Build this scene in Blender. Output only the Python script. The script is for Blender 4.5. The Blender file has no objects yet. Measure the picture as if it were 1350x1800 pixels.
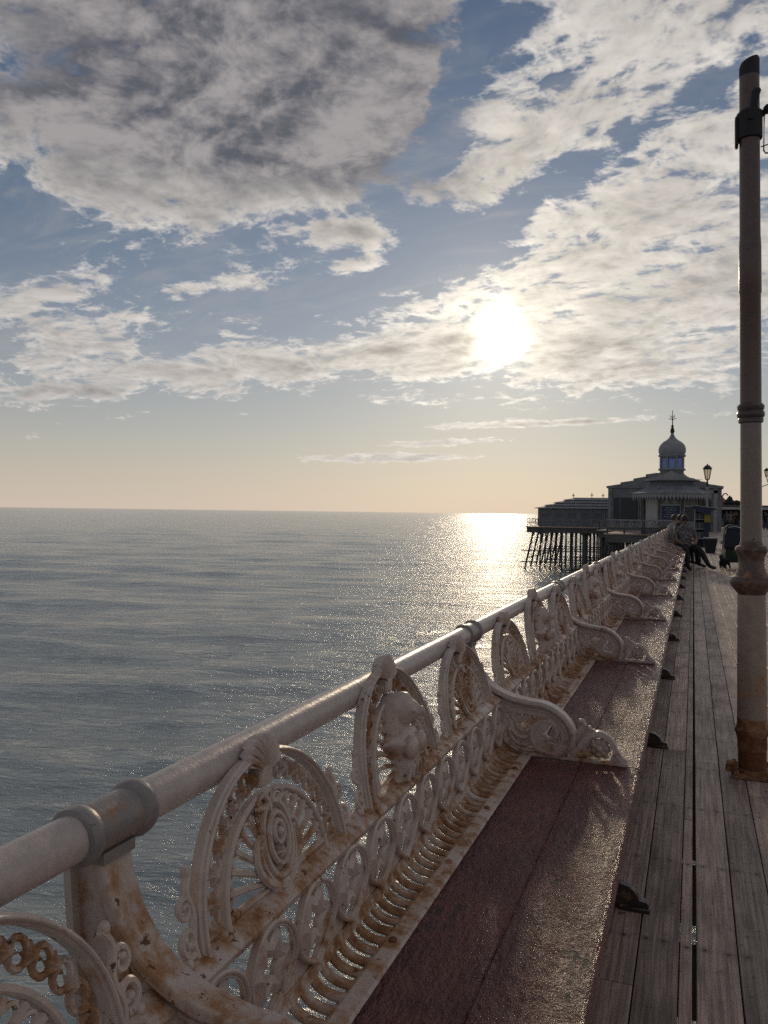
import bpy, math, random
import numpy as np
from math import sin, cos, pi, radians as R
random.seed(7)
rng = np.random.default_rng(11)
SC = bpy.context.scene
COL = SC.collection

# ------------------------------------------------------------------ camera
YAW = R(20.962)
EYE = 1.30                       # eye height above the deck
camd = bpy.data.cameras.new('camera')
cam = bpy.data.objects.new('camera', camd); COL.objects.link(cam)
camd.sensor_fit = 'VERTICAL'; camd.sensor_height = 36.0; camd.sensor_width = 27.0
camd.lens = 28.4
camd.clip_start = 0.05; camd.clip_end = 60000
from mathutils import Matrix, Vector
cam.matrix_world = (Matrix.Translation((0, 0, EYE)) @ Matrix.Rotation(YAW, 4, 'Z')
                    @ Matrix.Rotation(R(90), 4, 'X') @ Matrix.Rotation(0.0129, 4, 'Z'))
SC.camera = cam

# ------------------------------------------------------------------ colour management
SC.view_settings.view_transform = 'Standard'
SC.view_settings.look = 'None'
SC.view_settings.exposure = 0.12
SC.view_settings.gamma = 1.0
SC.view_settings.use_curve_mapping = False
SC.render.engine = 'CYCLES'
SC.cycles.use_denoising = False
SC.cycles.max_bounces = 6
SC.cycles.diffuse_bounces = 3
SC.cycles.glossy_bounces = 3
SC.cycles.sample_clamp_indirect = 3.0
SC.cycles.sample_clamp_direct = 14.0

# ------------------------------------------------------------------ sun
SUN_EL = R(12.5); SUN_AZ = R(13.0)          # azimuth to the left of the pier's direction (+Y)
SUN = Vector((-sin(SUN_AZ) * cos(SUN_EL), cos(SUN_AZ) * cos(SUN_EL), sin(SUN_EL)))
sl = bpy.data.lights.new('sun', 'SUN'); sl.energy = 0.7; sl.angle = R(2.5); sl.color = (1.0, 0.80, 0.56)
sun = bpy.data.objects.new('sun', sl); COL.objects.link(sun)
sun.rotation_euler = SUN.to_track_quat('Z', 'Y').to_euler()
sun.location = (-20, 60, 40)

# ------------------------------------------------------------------ node expression helper
class E:
    nt = None
    def __init__(s, sock): s.s = sock
    @staticmethod
    def m(op, *a, clamp=False):
        n = E.nt.nodes.new('ShaderNodeMath'); n.operation = op; n.use_clamp = clamp
        for i, v in enumerate(a):
            if isinstance(v, E): E.nt.links.new(v.s, n.inputs[i])
            else: n.inputs[i].default_value = float(v)
        return E(n.outputs[0])
    def __add__(s, o): return E.m('ADD', s, o)
    __radd__ = __add__
    def __sub__(s, o): return E.m('SUBTRACT', s, o)
    def __rsub__(s, o): return E.m('SUBTRACT', o, s)
    def __mul__(s, o): return E.m('MULTIPLY', s, o)
    __rmul__ = __mul__
    def __truediv__(s, o): return E.m('DIVIDE', s, o)
    def exp(s): return E.m('EXPONENT', s)
    def clamp(s): return E.m('ADD', s, 0.0, clamp=True)
def smooth(x, a, b):
    n = E.nt.nodes.new('ShaderNodeMapRange'); n.interpolation_type = 'SMOOTHSTEP'; n.clamp = True
    E.nt.links.new(x.s, n.inputs[0]); n.inputs[1].default_value = a; n.inputs[2].default_value = b
    n.inputs[3].default_value = 0; n.inputs[4].default_value = 1
    return E(n.outputs[0])
def vec(x, y, z):
    n = E.nt.nodes.new('ShaderNodeCombineXYZ')
    for i, v in enumerate((x, y, z)):
        if isinstance(v, E): E.nt.links.new(v.s, n.inputs[i])
        else: n.inputs[i].default_value = v
    return E(n.outputs[0])
def noise(v, scale, detail=8, rough=0.6, dist=0.0, lac=2.0):
    n = E.nt.nodes.new('ShaderNodeTexNoise')
    if v is not None: E.nt.links.new(v.s, n.inputs['Vector'])
    n.inputs['Scale'].default_value = scale; n.inputs['Detail'].default_value = detail
    n.inputs['Roughness'].default_value = rough; n.inputs['Distortion'].default_value = dist
    n.inputs['Lacunarity'].default_value = lac
    return E(n.outputs[0])
def rgb(c):
    n = E.nt.nodes.new('ShaderNodeRGB'); n.outputs[0].default_value = (c[0], c[1], c[2], 1); return E(n.outputs[0])
def mixc(f, a, b, mode='MIX'):
    n = E.nt.nodes.new('ShaderNodeMix'); n.data_type = 'RGBA'; n.blend_type = mode
    if mode == 'MIX': n.clamp_factor = True
    if isinstance(f, E): E.nt.links.new(f.s, n.inputs[0])
    else: n.inputs[0].default_value = f
    for k, v in ((6, a), (7, b)):
        if isinstance(v, E): E.nt.links.new(v.s, n.inputs[k])
        else: n.inputs[k].default_value = (v[0], v[1], v[2], 1)
    return E(n.outputs[2])

# ------------------------------------------------------------------ sky
W = bpy.data.worlds.new('World'); SC.world = W; W.use_nodes = True
nt = W.node_tree; nt.nodes.clear(); E.nt = nt
out = nt.nodes.new('ShaderNodeOutputWorld'); bg = nt.nodes.new('ShaderNodeBackground')
nt.links.new(bg.outputs[0], out.inputs[0])
sky = nt.nodes.new('ShaderNodeTexSky'); sky.sky_type = 'NISHITA'; sky.sun_disc = False
sky.sun_elevation = SUN_EL; sky.sun_rotation = -SUN_AZ
sky.air_density = 1.0; sky.dust_density = 0.15; sky.ozone_density = 3.0; sky.altitude = 0
tc = nt.nodes.new('ShaderNodeTexCoord')
sep = nt.nodes.new('ShaderNodeSeparateXYZ'); nt.links.new(tc.outputs['Generated'], sep.inputs[0])
dx, dy, dz = E(sep.outputs[0]), E(sep.outputs[1]), E(sep.outputs[2])
AZ = E.m('ARCTAN2', dx * cos(YAW) + dy * sin(YAW), dy * cos(YAW) - dx * sin(YAW))
EL = E.m('ARCSINE', dz)
den = E.m('MAXIMUM', dz, 0.0) + 0.22
px, py = dx / den, dy / den
P = vec(px, py, 0.0)
warp = noise(P, 2.6, 2, 0.5)
P2 = vec(px + (warp - 0.5) * 0.22, py + (warp - 0.5) * 0.16, 1.7)
n1 = noise(P2, 4.6, 8, 0.64)
off = 0.035
P3 = vec(px + (warp - 0.5) * 0.22 + SUN.x * off, py + (warp - 0.5) * 0.16 + SUN.y * off, 1.7)
n1s = noise(P3, 4.6, 4, 0.64)
n2 = noise(vec(px * 1.0 + py * 0.3, py * 1.9, 4.0), 9.0, 7, 0.62, 0.3)      # rippled sheet
pn = noise(P2, 13.0, 4, 0.6)
puff = 0.10 - E.m('ABSOLUTE', pn - 0.5)                        # billowed puffs
nb = noise(vec(px * 0.5, py * 0.5, 9.0), 1.1, 4, 0.5)                         # large-scale cover
SH = [('big',-0.2647,0.4795,0.3944,0.1655,-4,1.08),
('big2',-0.0323,0.5337,0.1620,0.1408,-35,0.7),
('bigedge',-0.1826,0.3679,0.2324,0.0493,4,0.35),
('hole_left',-0.3701,0.2890,0.1831,0.0423,0,-0.75),
('gapdiag',-0.0285,0.2872,0.2958,0.0540,3,-0.72),
('gapup',0.0600,0.4500,0.0460,0.1800,-28,-0.95),
('gapup2',0.1300,0.5200,0.1000,0.0500,-10,-0.6),
('gapmid',0.2198,0.3850,0.1700,0.0240,22,-0.85),
('gapmid2',0.0554,0.3262,0.1549,0.0300,18,-0.8),
('rightup',0.2523,0.4425,0.2394,0.1338,15,0.55),
('alto',0.2616,0.2497,0.2958,0.0880,14,1),
('altoL',0.0290,0.2017,0.1549,0.0246,4,0.6),
('altolow',0.3520,0.1745,0.1831,0.0352,-3,0.5),
('left1',-0.3264,0.2848,0.1338,0.0268,28,0.65),
('left1b',-0.3757,0.2519,0.0775,0.0246,15,0.6),
('left2',-0.3317,0.2091,0.0845,0.0268,18,0.7),
('bank',-0.3309,0.1447,0.2324,0.0338,6,0.95),
('bankR',-0.1456,0.1707,0.1268,0.0155,6,0.5),
('edgeL',-0.4464,0.2195,0.0423,0.0423,0,0.3),
('s1',-0.0251,0.3001,0.0669,0.0200,12,1.55),
('s2',-0.1778,0.2716,0.0560,0.0140,12,1.35),
('s3',-0.2483,0.2592,0.0282,0.0099,0,0.9),
('s4',-0.0431,0.3303,0.0563,0.0110,0,1.2),
('low',-0.0538,0.0765,0.8451,0.0845,0,-0.7),
('low1',0.1967,0.1098,0.1338,0.0050,2,1.7),
('low2',0.0867,0.0872,0.0915,0.0055,3,1.5),
('low3',0.0097,0.0669,0.1268,0.0070,2,1.5),
('low4',-0.4097,0.0787,0.0423,0.0042,0,0.5),
('con',0.4313,0.0807,0.0317,0.0021,6,0.5)]
G = {}
wob = (noise(vec(AZ, EL, 0.0), 9.0, 5, 0.62) - 0.5) * 0.15
AZw, ELw = AZ + wob, EL + wob * 0.35
tot = None
for nm, u, v, a, b, rot, amp in SH:
    c, s = cos(R(rot)), sin(R(rot))
    thin = b < 0.008
    du = (AZ if thin else AZw) - u; dv = (EL if thin else ELw) - v
    p = (du * c + dv * s) * (1 / a); q = (dv * c - du * s) * (1 / b)
    g = (0.0 - (p * p + q * q)).exp()
    G[nm] = g
    tot = g * amp if tot is None else tot + g * amp
outside = smooth(E.m('ABSOLUTE', AZ), 0.5, 0.85) 
zen = smooth(EL, 0.6, 0.8)
outm = E.m('MAXIMUM', outside, zen)
glob = (nb - 0.42) * 2.4 * smooth(EL, 0.06, 0.3)
D = tot + glob * (outm * 0.8 + 0.2) + (n1 - 0.5) * 3.3 + puff * 2.6 + (n2 - 0.5) * 1.9 * (G['alto'] + G['rightup'] + 0.45) - 0.27 - 0.02 - smooth(EL, 0.07, 0.015) * 1.2
cover = smooth(D, -0.06, 0.55)
alto = (G['alto'] + G['altolow'] + G['altoL']).clamp()
core = smooth((G['big'] * 1.25 + G['big2'] * 0.7 + G['bank'] * 0.62 + outm * glob * 0.35 + (n1 - 0.5) * 1.6 + (warp - 0.5) * 0.22) - alto * 0.8, 0.42, 1.05)
# angle to the sun
cd = dx * SUN.x + dy * SUN.y + dz * SUN.z
gam = E.m('ARCCOSINE', E.m('MINIMUM', cd, 0.99999))
halo1 = (gam * (-1 / 0.05)).exp()
halo2 = (gam * (-1 / 0.20)).exp()
disc = (0.0 - E.m('POWER', gam * (1 / 0.022), 2.0)).exp()
lum = 0.40 + outm * 0.06 + halo2 * 0.30 + halo1 * 0.22
relief = 1.06 + (1.0 - smooth(D, 0.08, 0.55)) * 0.34 - smooth(D, 0.45, 1.7) * 0.40 + (n1 - n1s) * 2.2 + puff * 2.2 + (n2 - 0.5) * 1.35 * (alto + 0.4)
bright = mixc(halo2, (0.98, 0.925, 0.88), (1.0, 0.91, 0.76))
vm = nt.nodes.new('ShaderNodeVectorMath'); vm.operation = 'SCALE'
nt.links.new(bright.s, vm.inputs[0]); nt.links.new((lum * relief).s, vm.inputs['Scale']); bright = E(vm.outputs[0])
dark = mixc(smooth(n1 + puff * 0.6 + (n1 - n1s) * 1.0, 0.30, 0.78), (0.090, 0.096, 0.118), (0.34, 0.315, 0.315))
cloud = mixc(core, bright, dark)
# clear air: Nishita at daylight strength, desaturated towards the hazy horizon
vs = nt.nodes.new('ShaderNodeVectorMath'); vs.operation = 'SCALE'
nt.links.new(sky.outputs[0], vs.inputs[0]); vs.inputs['Scale'].default_value = 0.046
hs = nt.nodes.new('ShaderNodeHueSaturation'); hs.inputs['Saturation'].default_value = 1.0; nt.links.new(vs.outputs[0], hs.inputs['Color']); air = E(hs.outputs[0])
hazef = (E.m('MAXIMUM', EL, 0.0) * (-1 / 0.155)).exp() * 0.90
hazec = mixc(halo2, (0.56, 0.475, 0.41), (0.74, 0.60, 0.475))
air = mixc(hazef, air, hazec)
veil = smooth(noise(vec(px * 1.2 + py * 0.5, py * 2.6, 12.0), 3.0, 6, 0.65, 0.6), 0.42, 0.78) * smooth(EL, 0.05, 0.16) * 0.30
air = mixc(veil, air, mixc(halo2, (0.40, 0.375, 0.36), (0.62, 0.54, 0.46)))
both = mixc(cover * 0.97, air, cloud)
gl = disc * 3.2 * (0.5 + (n2 - 0.3) * 2.0) + halo1 * 0.24 + halo2 * 0.06
glc = nt.nodes.new('ShaderNodeVectorMath'); glc.operation = 'SCALE'
glc.inputs[0].default_value = (1.0, 0.9, 0.72); nt.links.new(E.m('MAXIMUM', gl, 0.0).s, glc.inputs['Scale'])
final = mixc(1.0, both, E(glc.outputs[0]), 'ADD')
nt.links.new(final.s, bg.inputs['Color']); bg.inputs['Strength'].default_value = 1.0
W.cycles.sampling_method = 'MANUAL'; W.cycles.sample_map_resolution = 1024

# ------------------------------------------------------------------ mesh helpers
import bmesh
class MB:
    def __init__(s): s.v = []; s.f = []; s.mi = []
    def add(s, vs, fs, m=0):
        o = len(s.v); s.v.extend([tuple(map(float, p)) for p in vs])
        for f in fs: s.f.append(tuple(i + o for i in f)); s.mi.append(m)
    def box(s, x0, x1, y0, y1, z0, z1, m=0, bev=0.0):
        if bev <= 0:
            s.add([(x0,y0,z0),(x1,y0,z0),(x1,y1,z0),(x0,y1,z0),(x0,y0,z1),(x1,y0,z1),(x1,y1,z1),(x0,y1,z1)],
                  [(0,3,2,1),(4,5,6,7),(0,1,5,4),(1,2,6,5),(2,3,7,6),(3,0,4,7)], m); return
        b = bev; rings = []
        for z, i in ((z0, b), (z0 + b, 0), (z1 - b, 0), (z1, b)):
            X0, X1, Y0, Y1 = x0 + i, x1 - i, y0 + i, y1 - i; c = b - i if i == 0 else 0
            c = b if i == 0 else b * .4
            rings.append([(X0+c,Y0,z),(X1-c,Y0,z),(X1,Y0+c,z),(X1,Y1-c,z),(X1-c,Y1,z),(X0+c,Y1,z),(X0,Y1-c,z),(X0,Y0+c,z)])
        s.rings(rings, m=m)
    def rings(s, rings, closed=False, cap=True, m=0):
        n = len(rings[0]); vs = [p for r in rings for p in r]; fs = []
        k = len(rings)
        for i in range(k if closed else k - 1):
            a, b = i * n, ((i + 1) % k) * n
            for j in range(n):
                j2 = (j + 1) % n
                fs.append((a + j, a + j2, b + j2, b + j))
        if cap and not closed:
            fs.append(tuple(range(n - 1, -1, -1))); fs.append(tuple((k - 1) * n + j for j in range(n)))
        s.add(vs, fs, m)
    def sweep(s, path, prof, up=(0, 0, 1), closed=False, scale=None, cap=True, m=0):
        """prof: list of (a,b); a along side = T x up, b along the binormal (near up)"""
        P = np.array(path, float); n = len(P); up = np.array(up, float); rings = []
        for i in range(n):
            if closed: t = P[(i + 1) % n] - P[i - 1]
            else: t = P[min(i + 1, n - 1)] - P[max(i - 1, 0)]
            t = t / (np.linalg.norm(t) + 1e-12)
            sd = np.cross(t, up); l = np.linalg.norm(sd)
            if l < 1e-4: sd = np.cross(t, (0.3, 0.9, 0.1)); l = np.linalg.norm(sd)
            sd /= l; b = np.cross(sd, t)
            k = 1 if scale is None else scale[i]
            rings.append([P[i] + sd * a * k + b * c * k for a, c in prof])
        s.rings(rings, closed, cap, m)
    def tube(s, path, r, seg=6, up=(0, 0, 1), closed=False, scale=None, m=0):
        s.sweep(path, [(r * cos(2 * pi * j / seg), r * sin(2 * pi * j / seg)) for j in range(seg)], up, closed, scale, m=m)
    def lathe(s, prof, seg=20, c=(0, 0), cap=True, m=0, ph=0.0):
        rings = [[(c[0] + r * cos(2 * pi * j / seg + ph), c[1] + r * sin(2 * pi * j / seg + ph), z) for j in range(seg)] for r, z in prof]
        s.rings(rings, cap=cap, m=m)
    def ball(s, c, r, seg=10, m=0, ax=None):
        r = np.array(r if hasattr(r, '__len__') else (r, r, r), float); rings = []
        k = max(5, seg // 2 + 1)
        for i in range(1, k):
            a = pi * i / k - pi / 2
            rings.append([(cos(a) * cos(2 * pi * j / seg), cos(a) * sin(2 * pi * j / seg), sin(a)) for j in range(seg)])
        rr = []
        for ring in rings:
            q = np.array(ring) * r
            if ax is not None: q = q @ np.array(ax)
            rr.append([tuple(p + np.array(c)) for p in q])
        s.rings(rr, m=m)
    def mesh(s, name, mats, smooth=True, recalc=True):
        me = bpy.data.meshes.new(name)
        me.from_pydata(s.v, [], s.f); me.update()
        if recalc:
            b_ = bmesh.new(); b_.from_mesh(me); bmesh.ops.recalc_face_normals(b_, faces=b_.faces); b_.to_mesh(me); b_.free()
        for mt in (mats if isinstance(mats, (list, tuple)) else [mats]): me.materials.append(mt)
        if any(s.mi): me.polygons.foreach_set('material_index', s.mi)
        if smooth: smooth_mesh(me)
        return me
def smooth_mesh(me, ang=38):
    me.polygons.foreach_set('use_smooth', [True] * len(me.polygons))
    try: me.set_sharp_from_angle(angle=R(ang))
    except Exception: pass
def rrect(w, h, c=None):
    c = min(w, h) * .28 if c is None else c
    a, b = w / 2, h / 2
    return [(a - c, -b), (a, -b + c), (a, b - c), (a - c, b), (-a + c, b), (-a, b - c), (-a, -b + c), (-a + c, -b)]
def link(name, me, parent=None, loc=(0, 0, 0), rot=(0, 0, 0), **kw):
    o = bpy.data.objects.new(name, me); COL.objects.link(o); o.parent = parent
    o.location = loc; o.rotation_euler = rot
    for k, v in kw.items(): o[k] = v
    return o
def thing(name, label, cat, loc=(0, 0, 0), rz=0.0, group=None):
    o = bpy.data.objects.new(name, None); COL.objects.link(o); o.location = loc; o.rotation_euler = (0, 0, rz)
    o.empty_display_size = 0.1
    o['label'] = label; o['category'] = cat
    if group: o['group'] = group
    return o
def catmull(pts, n=8, closed=False):
    P = np.array(pts, float); k = len(P); out = []
    for i in range(k if closed else k - 1):
        if closed: p0, p1, p2, p3 = P[i - 1], P[i], P[(i + 1) % k], P[(i + 2) % k]
        else: p0, p1, p2, p3 = P[max(i - 1, 0)], P[i], P[i + 1], P[min(i + 2, k - 1)]
        for j in range(n):
            t = j / n
            out.append(.5 * (2 * p1 + (p2 - p0) * t + (2 * p0 - 5 * p1 + 4 * p2 - p3) * t * t + (3 * p1 - p0 - 3 * p2 + p3) * t ** 3))
    if not closed: out.append(P[-1])
    return np.array(out)

# ------------------------------------------------------------------ materials
def mat(name):
    m = bpy.data.materials.new(name); m.use_nodes = True
    nt = m.node_tree; E.nt = nt
    return m, nt, nt.nodes['Principled BSDF']
def setc(b, c):
    if isinstance(c, E): E.nt.links.new(c.s, b.inputs['Base Color'])
    else: b.inputs['Base Color'].default_value = (*c, 1)
def setr(b, r):
    if isinstance(r, E): E.nt.links.new(r.s, b.inputs['Roughness'])
    else: b.inputs['Roughness'].default_value = r
def bump(b, h, strength=.3, dist=.01, normal=None):
    n = E.nt.nodes.new('ShaderNodeBump'); n.inputs['Strength'].default_value = strength; n.inputs['Distance'].default_value = dist
    E.nt.links.new(h.s, n.inputs['Height'])
    if normal is not None: E.nt.links.new(normal, n.inputs['Normal'])
    E.nt.links.new(n.outputs[0], b.inputs['Normal']); return n.outputs[0]
def gpos():
    n = E.nt.nodes.new('ShaderNodeNewGeometry'); return n
def xyz(sock):
    n = E.nt.nodes.new('ShaderNodeSeparateXYZ'); E.nt.links.new(sock, n.inputs[0]); return [E(o) for o in n.outputs]
def orand():
    n = E.nt.nodes.new('ShaderNodeObjectInfo'); return E(n.outputs['Random'])

def make_iron(name, rust, paint=(0.66, 0.53, 0.445), deepen=0.0):
    m, nt, b = mat(name)
    g = gpos(); P = E(g.outputs['Position']); x, y, z = xyz(g.outputs['Position'])
    big = noise(P, 4.5, 5, .6); mid = noise(P, 24, 8, .68); fine = noise(P, 120, 4, .6)
    drip = noise(vec(x * 30, y * 30, z * 3.0), 1.0, 6, .6)
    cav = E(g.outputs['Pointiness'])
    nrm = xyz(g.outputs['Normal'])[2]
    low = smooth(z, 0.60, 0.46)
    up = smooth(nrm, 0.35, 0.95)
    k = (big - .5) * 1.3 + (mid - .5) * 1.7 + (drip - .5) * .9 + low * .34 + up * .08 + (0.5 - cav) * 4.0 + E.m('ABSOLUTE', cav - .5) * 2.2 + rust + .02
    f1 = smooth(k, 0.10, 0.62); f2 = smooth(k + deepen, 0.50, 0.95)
    dirty = mixc(smooth(mid, .35, .7), [c * .80 for c in paint], paint)
    stain = mixc(fine, (0.30, 0.135, 0.058), (0.43, 0.225, 0.105))
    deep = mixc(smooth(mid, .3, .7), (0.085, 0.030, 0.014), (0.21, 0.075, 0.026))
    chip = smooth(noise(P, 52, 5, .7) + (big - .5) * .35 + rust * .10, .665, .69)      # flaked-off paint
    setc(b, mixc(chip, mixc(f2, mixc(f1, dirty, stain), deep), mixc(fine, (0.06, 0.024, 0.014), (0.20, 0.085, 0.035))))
    setr(b, 0.34 + (mid - .5) * .4 + f1 * 0.35 + chip * .3)
    bump(b, fine * .35 + mid * 1.3 + f2 * .6 - chip * 1.2, .55, .0022)
    return m
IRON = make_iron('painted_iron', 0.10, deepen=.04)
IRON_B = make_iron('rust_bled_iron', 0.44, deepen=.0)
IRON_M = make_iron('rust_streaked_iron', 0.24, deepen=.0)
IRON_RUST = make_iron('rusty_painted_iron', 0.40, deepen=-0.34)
RAILM = make_iron('rail_paint', -0.42, (0.58, 0.475, 0.42))
COLM = make_iron('column_paint', -0.06, (0.40, 0.305, 0.235))

def make_seat():
    m, nt, b = mat('maroon_seat_paint')
    g = gpos(); P = E(g.outputs['Position']); x, y, z = xyz(g.outputs['Position'])
    grain = noise(vec(x * 90, y * 5.0, z * 30), 1, 6, .65)
    flake = noise(vec(x * 1.8, y * .9, z), 34, 5, .68)
    speck = noise(P, 210, 3, .6)
    blot = noise(P, 4.5, 6, .65); streak = noise(vec(x * 22, y * 2.2, 0.0), 1.0, 6, .62)
    edge = smooth(x, -.30, -.19)                       # wear where people sit and brush past
    worn = smooth((blot - .5) * 1.5 + (flake - .5) * 1.9 + (streak - .5) * 1.3 + edge * .16, .27, .50)
    base = mixc(smooth(blot, .35, .7), (0.125, 0.028, 0.026), (0.26, 0.068, 0.054))
    base = mixc(smooth(speck, .62, .8) * .5, base, (0.30, 0.20, 0.18))
    wood = mixc(grain, (0.035, 0.026, 0.022), (0.16, 0.125, 0.10))
    setc(b, mixc(worn, base, wood)); setr(b, 0.21 + worn * 0.30 + (speck - .5) * .30 + smooth(streak, .4, .65) * .16)
    b.inputs['Coat Weight'].default_value = .28; b.inputs['Coat Roughness'].default_value = .16
    b.inputs['Specular IOR Level'].default_value = 0.5
    cup = noise(vec(x * 1.8, y * .7, z), 13, 3, .5)
    nb_ = bump(b, flake * 2.4 + speck * .25 + grain * .4 - worn * 1.0 + cup * 1.6, 1.0, .0125)
    nt.links.new(nb_, b.inputs['Coat Normal'])
    return m
SEATM = make_seat()

def make_deck():
    m, nt, b = mat('weathered_deck_board')
    g = gpos(); P = E(g.outputs['Position']); x, y, z = xyz(g.outputs['Position']); r = orand()
    yy = y + r * 37.0
    grain = noise(vec(x * 85 + r * 50, yy * 2.2, 0.0), 1, 10, .68, .4)
    blot = noise(vec(x * 4, yy * 2, r * 9), 1, 6, .6)
    spot = noise(vec(x, yy, r * 5), 34, 3, .5)
    base = mixc(smooth(grain, .3, .72), (0.215, 0.138, 0.102), (0.68, 0.495, 0.39))
    base = mixc(smooth(blot, .42, .75) * .55, base, (0.11, 0.075, 0.055))
    base = mixc(smooth(spot, .66, .74) * .8, base, (0.025, 0.018, 0.015))
    knot = noise(vec(x * 1.6, yy * .7, r * 3), 11, 5, .7)
    base = mixc(smooth(knot, .58, .74) * .6, base, (0.055, 0.036, 0.028))
    u = E.m('FRACT', (x - .0225) / .117 + 20.0); fy = E.m('FRACT', y / .62 + .28 + r * .02)
    du = E.m('MINIMUM', E.m('ABSOLUTE', u - .22), E.m('ABSOLUTE', u - .78)) * .117; dyy = E.m('ABSOLUTE', fy - .5) * .62
    nail = E.m('SQRT', du * du + dyy * dyy)
    base = mixc(smooth(nail, .0075, .0045), base, (0.022, 0.014, 0.011)); base = mixc(smooth(nail, .03, .004) * .45, base, (0.07, 0.04, 0.028))
    split = smooth(noise(vec(x * 60 + r * 20, yy * .9, 3.0), 1, 4, .6), .70, .74)
    base = mixc(split * .8, base, (0.03, 0.02, 0.016))
    v = E.nt.nodes.new('ShaderNodeHueSaturation'); E.nt.links.new(base.s, v.inputs['Color'])
    E.nt.links.new((0.72 + r * .55).s, v.inputs['Value'])
    setc(b, E(v.outputs[0])); setr(b, 0.55 + (blot - .5) * .5)
    bump(b, grain * 1.0 + spot * .25 - split * 1.2, .6, .004)
    return m
DECKM = make_deck()

def simple(name, col, rough=.6, var=.25, scale=8, metal=0.0, bstr=.1, spec=None):
    m, nt, b = mat(name)
    g = gpos(); P = E(g.outputs['Position'])
    n = noise(P, scale, 7, .62); n2 = noise(P, scale * 9, 3, .6)
    c = mixc(smooth(n, .3, .72), [k * (1 - var) for k in col], [min(1, k * (1 + var * .7)) for k in col])
    c = mixc(smooth(n2, .55, .8) * .3, c, [k * .6 for k in col])
    setc(b, c); setr(b, rough + (n - .5) * .2); b.inputs['Metallic'].default_value = metal
    if spec is not None: b.inputs['Specular IOR Level'].default_value = spec
    if bstr: bump(b, n2 * .5 + n, bstr, .01)
    return m

# ------------------------------------------------------------------ sea
SEA_Z = -4.5
def make_sea_mat():
    m, nt, b = mat('sea_water')
    g = gpos(); P = E(g.outputs['Position']); x, y, z = xyz(g.outputs['Position'])
    # along the viewing direction the wavelets are short, across it they are long
    a = x * cos(SUN_AZ) + y * sin(SUN_AZ); d = y * cos(SUN_AZ) - x * sin(SUN_AZ)
    n0 = noise(vec(a * .030, d * .11, 7.0), 1.0, 4, .55, .3)
    n1 = noise(vec(a * .16, d * .48, 0.0), 1.0, 5, .60, .4)
    n2 = noise(vec(a * 1.5 + d * .3, d * 3.2, 3.0), 1.6, 6, .62, .5)
    foam = noise(vec(a * .05, d * .16, 2.0), 1.0, 5, .6)
    setc(b, mixc(foam, (0.30, 0.345, 0.35), (0.36, 0.40, 0.395))); setr(b, 0.12)
    b.inputs['IOR'].default_value = 1.42
    h = n0 * 1.8 + n1 * 1.5 + n2 * .30
    bump(b, h, 1.0, .30)
    return m
SEAM = make_sea_mat()
def build_sea():
    NA, NR = 620, 560
    ang = np.linspace(-1.25, 2.9, NA)                    # azimuth, measured to the left of +Y
    rr = 3.5 * (9000 / 3.5) ** np.linspace(0, 1, NR)
    A, Rr = np.meshgrid(ang, rr)
    X = -np.sin(A) * Rr; Y = np.cos(A) * Rr
    Z = np.zeros_like(X)
    spac = Rr * np.log(rr[1] / rr[0])
    for i in range(46):
        lam = 0.8 * 1.11 ** i * rng.uniform(.9, 1.1)
        if lam > 26: lam = rng.uniform(2, 14)
        th = SUN_AZ + pi + rng.normal(0, .30)               # crests roughly across the view
        kx, ky = -sin(th) * 2 * pi / lam, cos(th) * 2 * pi / lam
        amp = 0.0125 * lam ** .45 * rng.uniform(.5, 1.2) * (1.0 if lam < 14 else .55)
        fade = np.clip((lam / (spac * 2.2) - 1), 0, 1)
        ph = X * kx + Y * ky + rng.uniform(0, 6.28) + 0.8 * np.sin((X * ky - Y * kx) * .23 + i)
        s = np.sin(ph)
        Z += amp * fade * (s + .28 * (1 - np.cos(2 * ph)) - .28)
    Z *= np.clip(1.15 - Rr / 4000, 0, 1) * .62
    V = np.stack([X, Y, Z + SEA_Z], -1).reshape(-1, 3)
    idx = np.arange(NA * NR).reshape(NR, NA)
    F = np.stack([idx[:-1, :-1], idx[:-1, 1:], idx[1:, 1:], idx[1:, :-1]], -1).reshape(-1, 4)[:, ::-1]
    me = bpy.data.meshes.new('sea')
    me.vertices.add(len(V)); me.vertices.foreach_set('co', V.ravel())
    me.loops.add(F.size); me.loops.foreach_set('vertex_index', F.ravel().astype(np.int32))
    me.polygons.add(len(F)); me.polygons.foreach_set('loop_start', np.arange(0, F.size, 4, dtype=np.int32))
    me.update(calc_edges=True); me.polygons.foreach_set('use_smooth', [True] * len(F)); me.materials.append(SEAM)
    link('sea', me, kind='structure')
    # the far sea, one sheet out to the horizon
    mb = MB(); seg = 96
    mb.rings([[(r * cos(2 * pi * j / seg), r * sin(2 * pi * j / seg), SEA_Z - dzz) for j in range(seg)] for r, dzz in ((2.0, .9), (300, .9), (6000, .8), (50000, .7))], cap=False)
    link('sea', mb.mesh('sea_far', SEAM, False, False), kind='structure')
build_sea()

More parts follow.
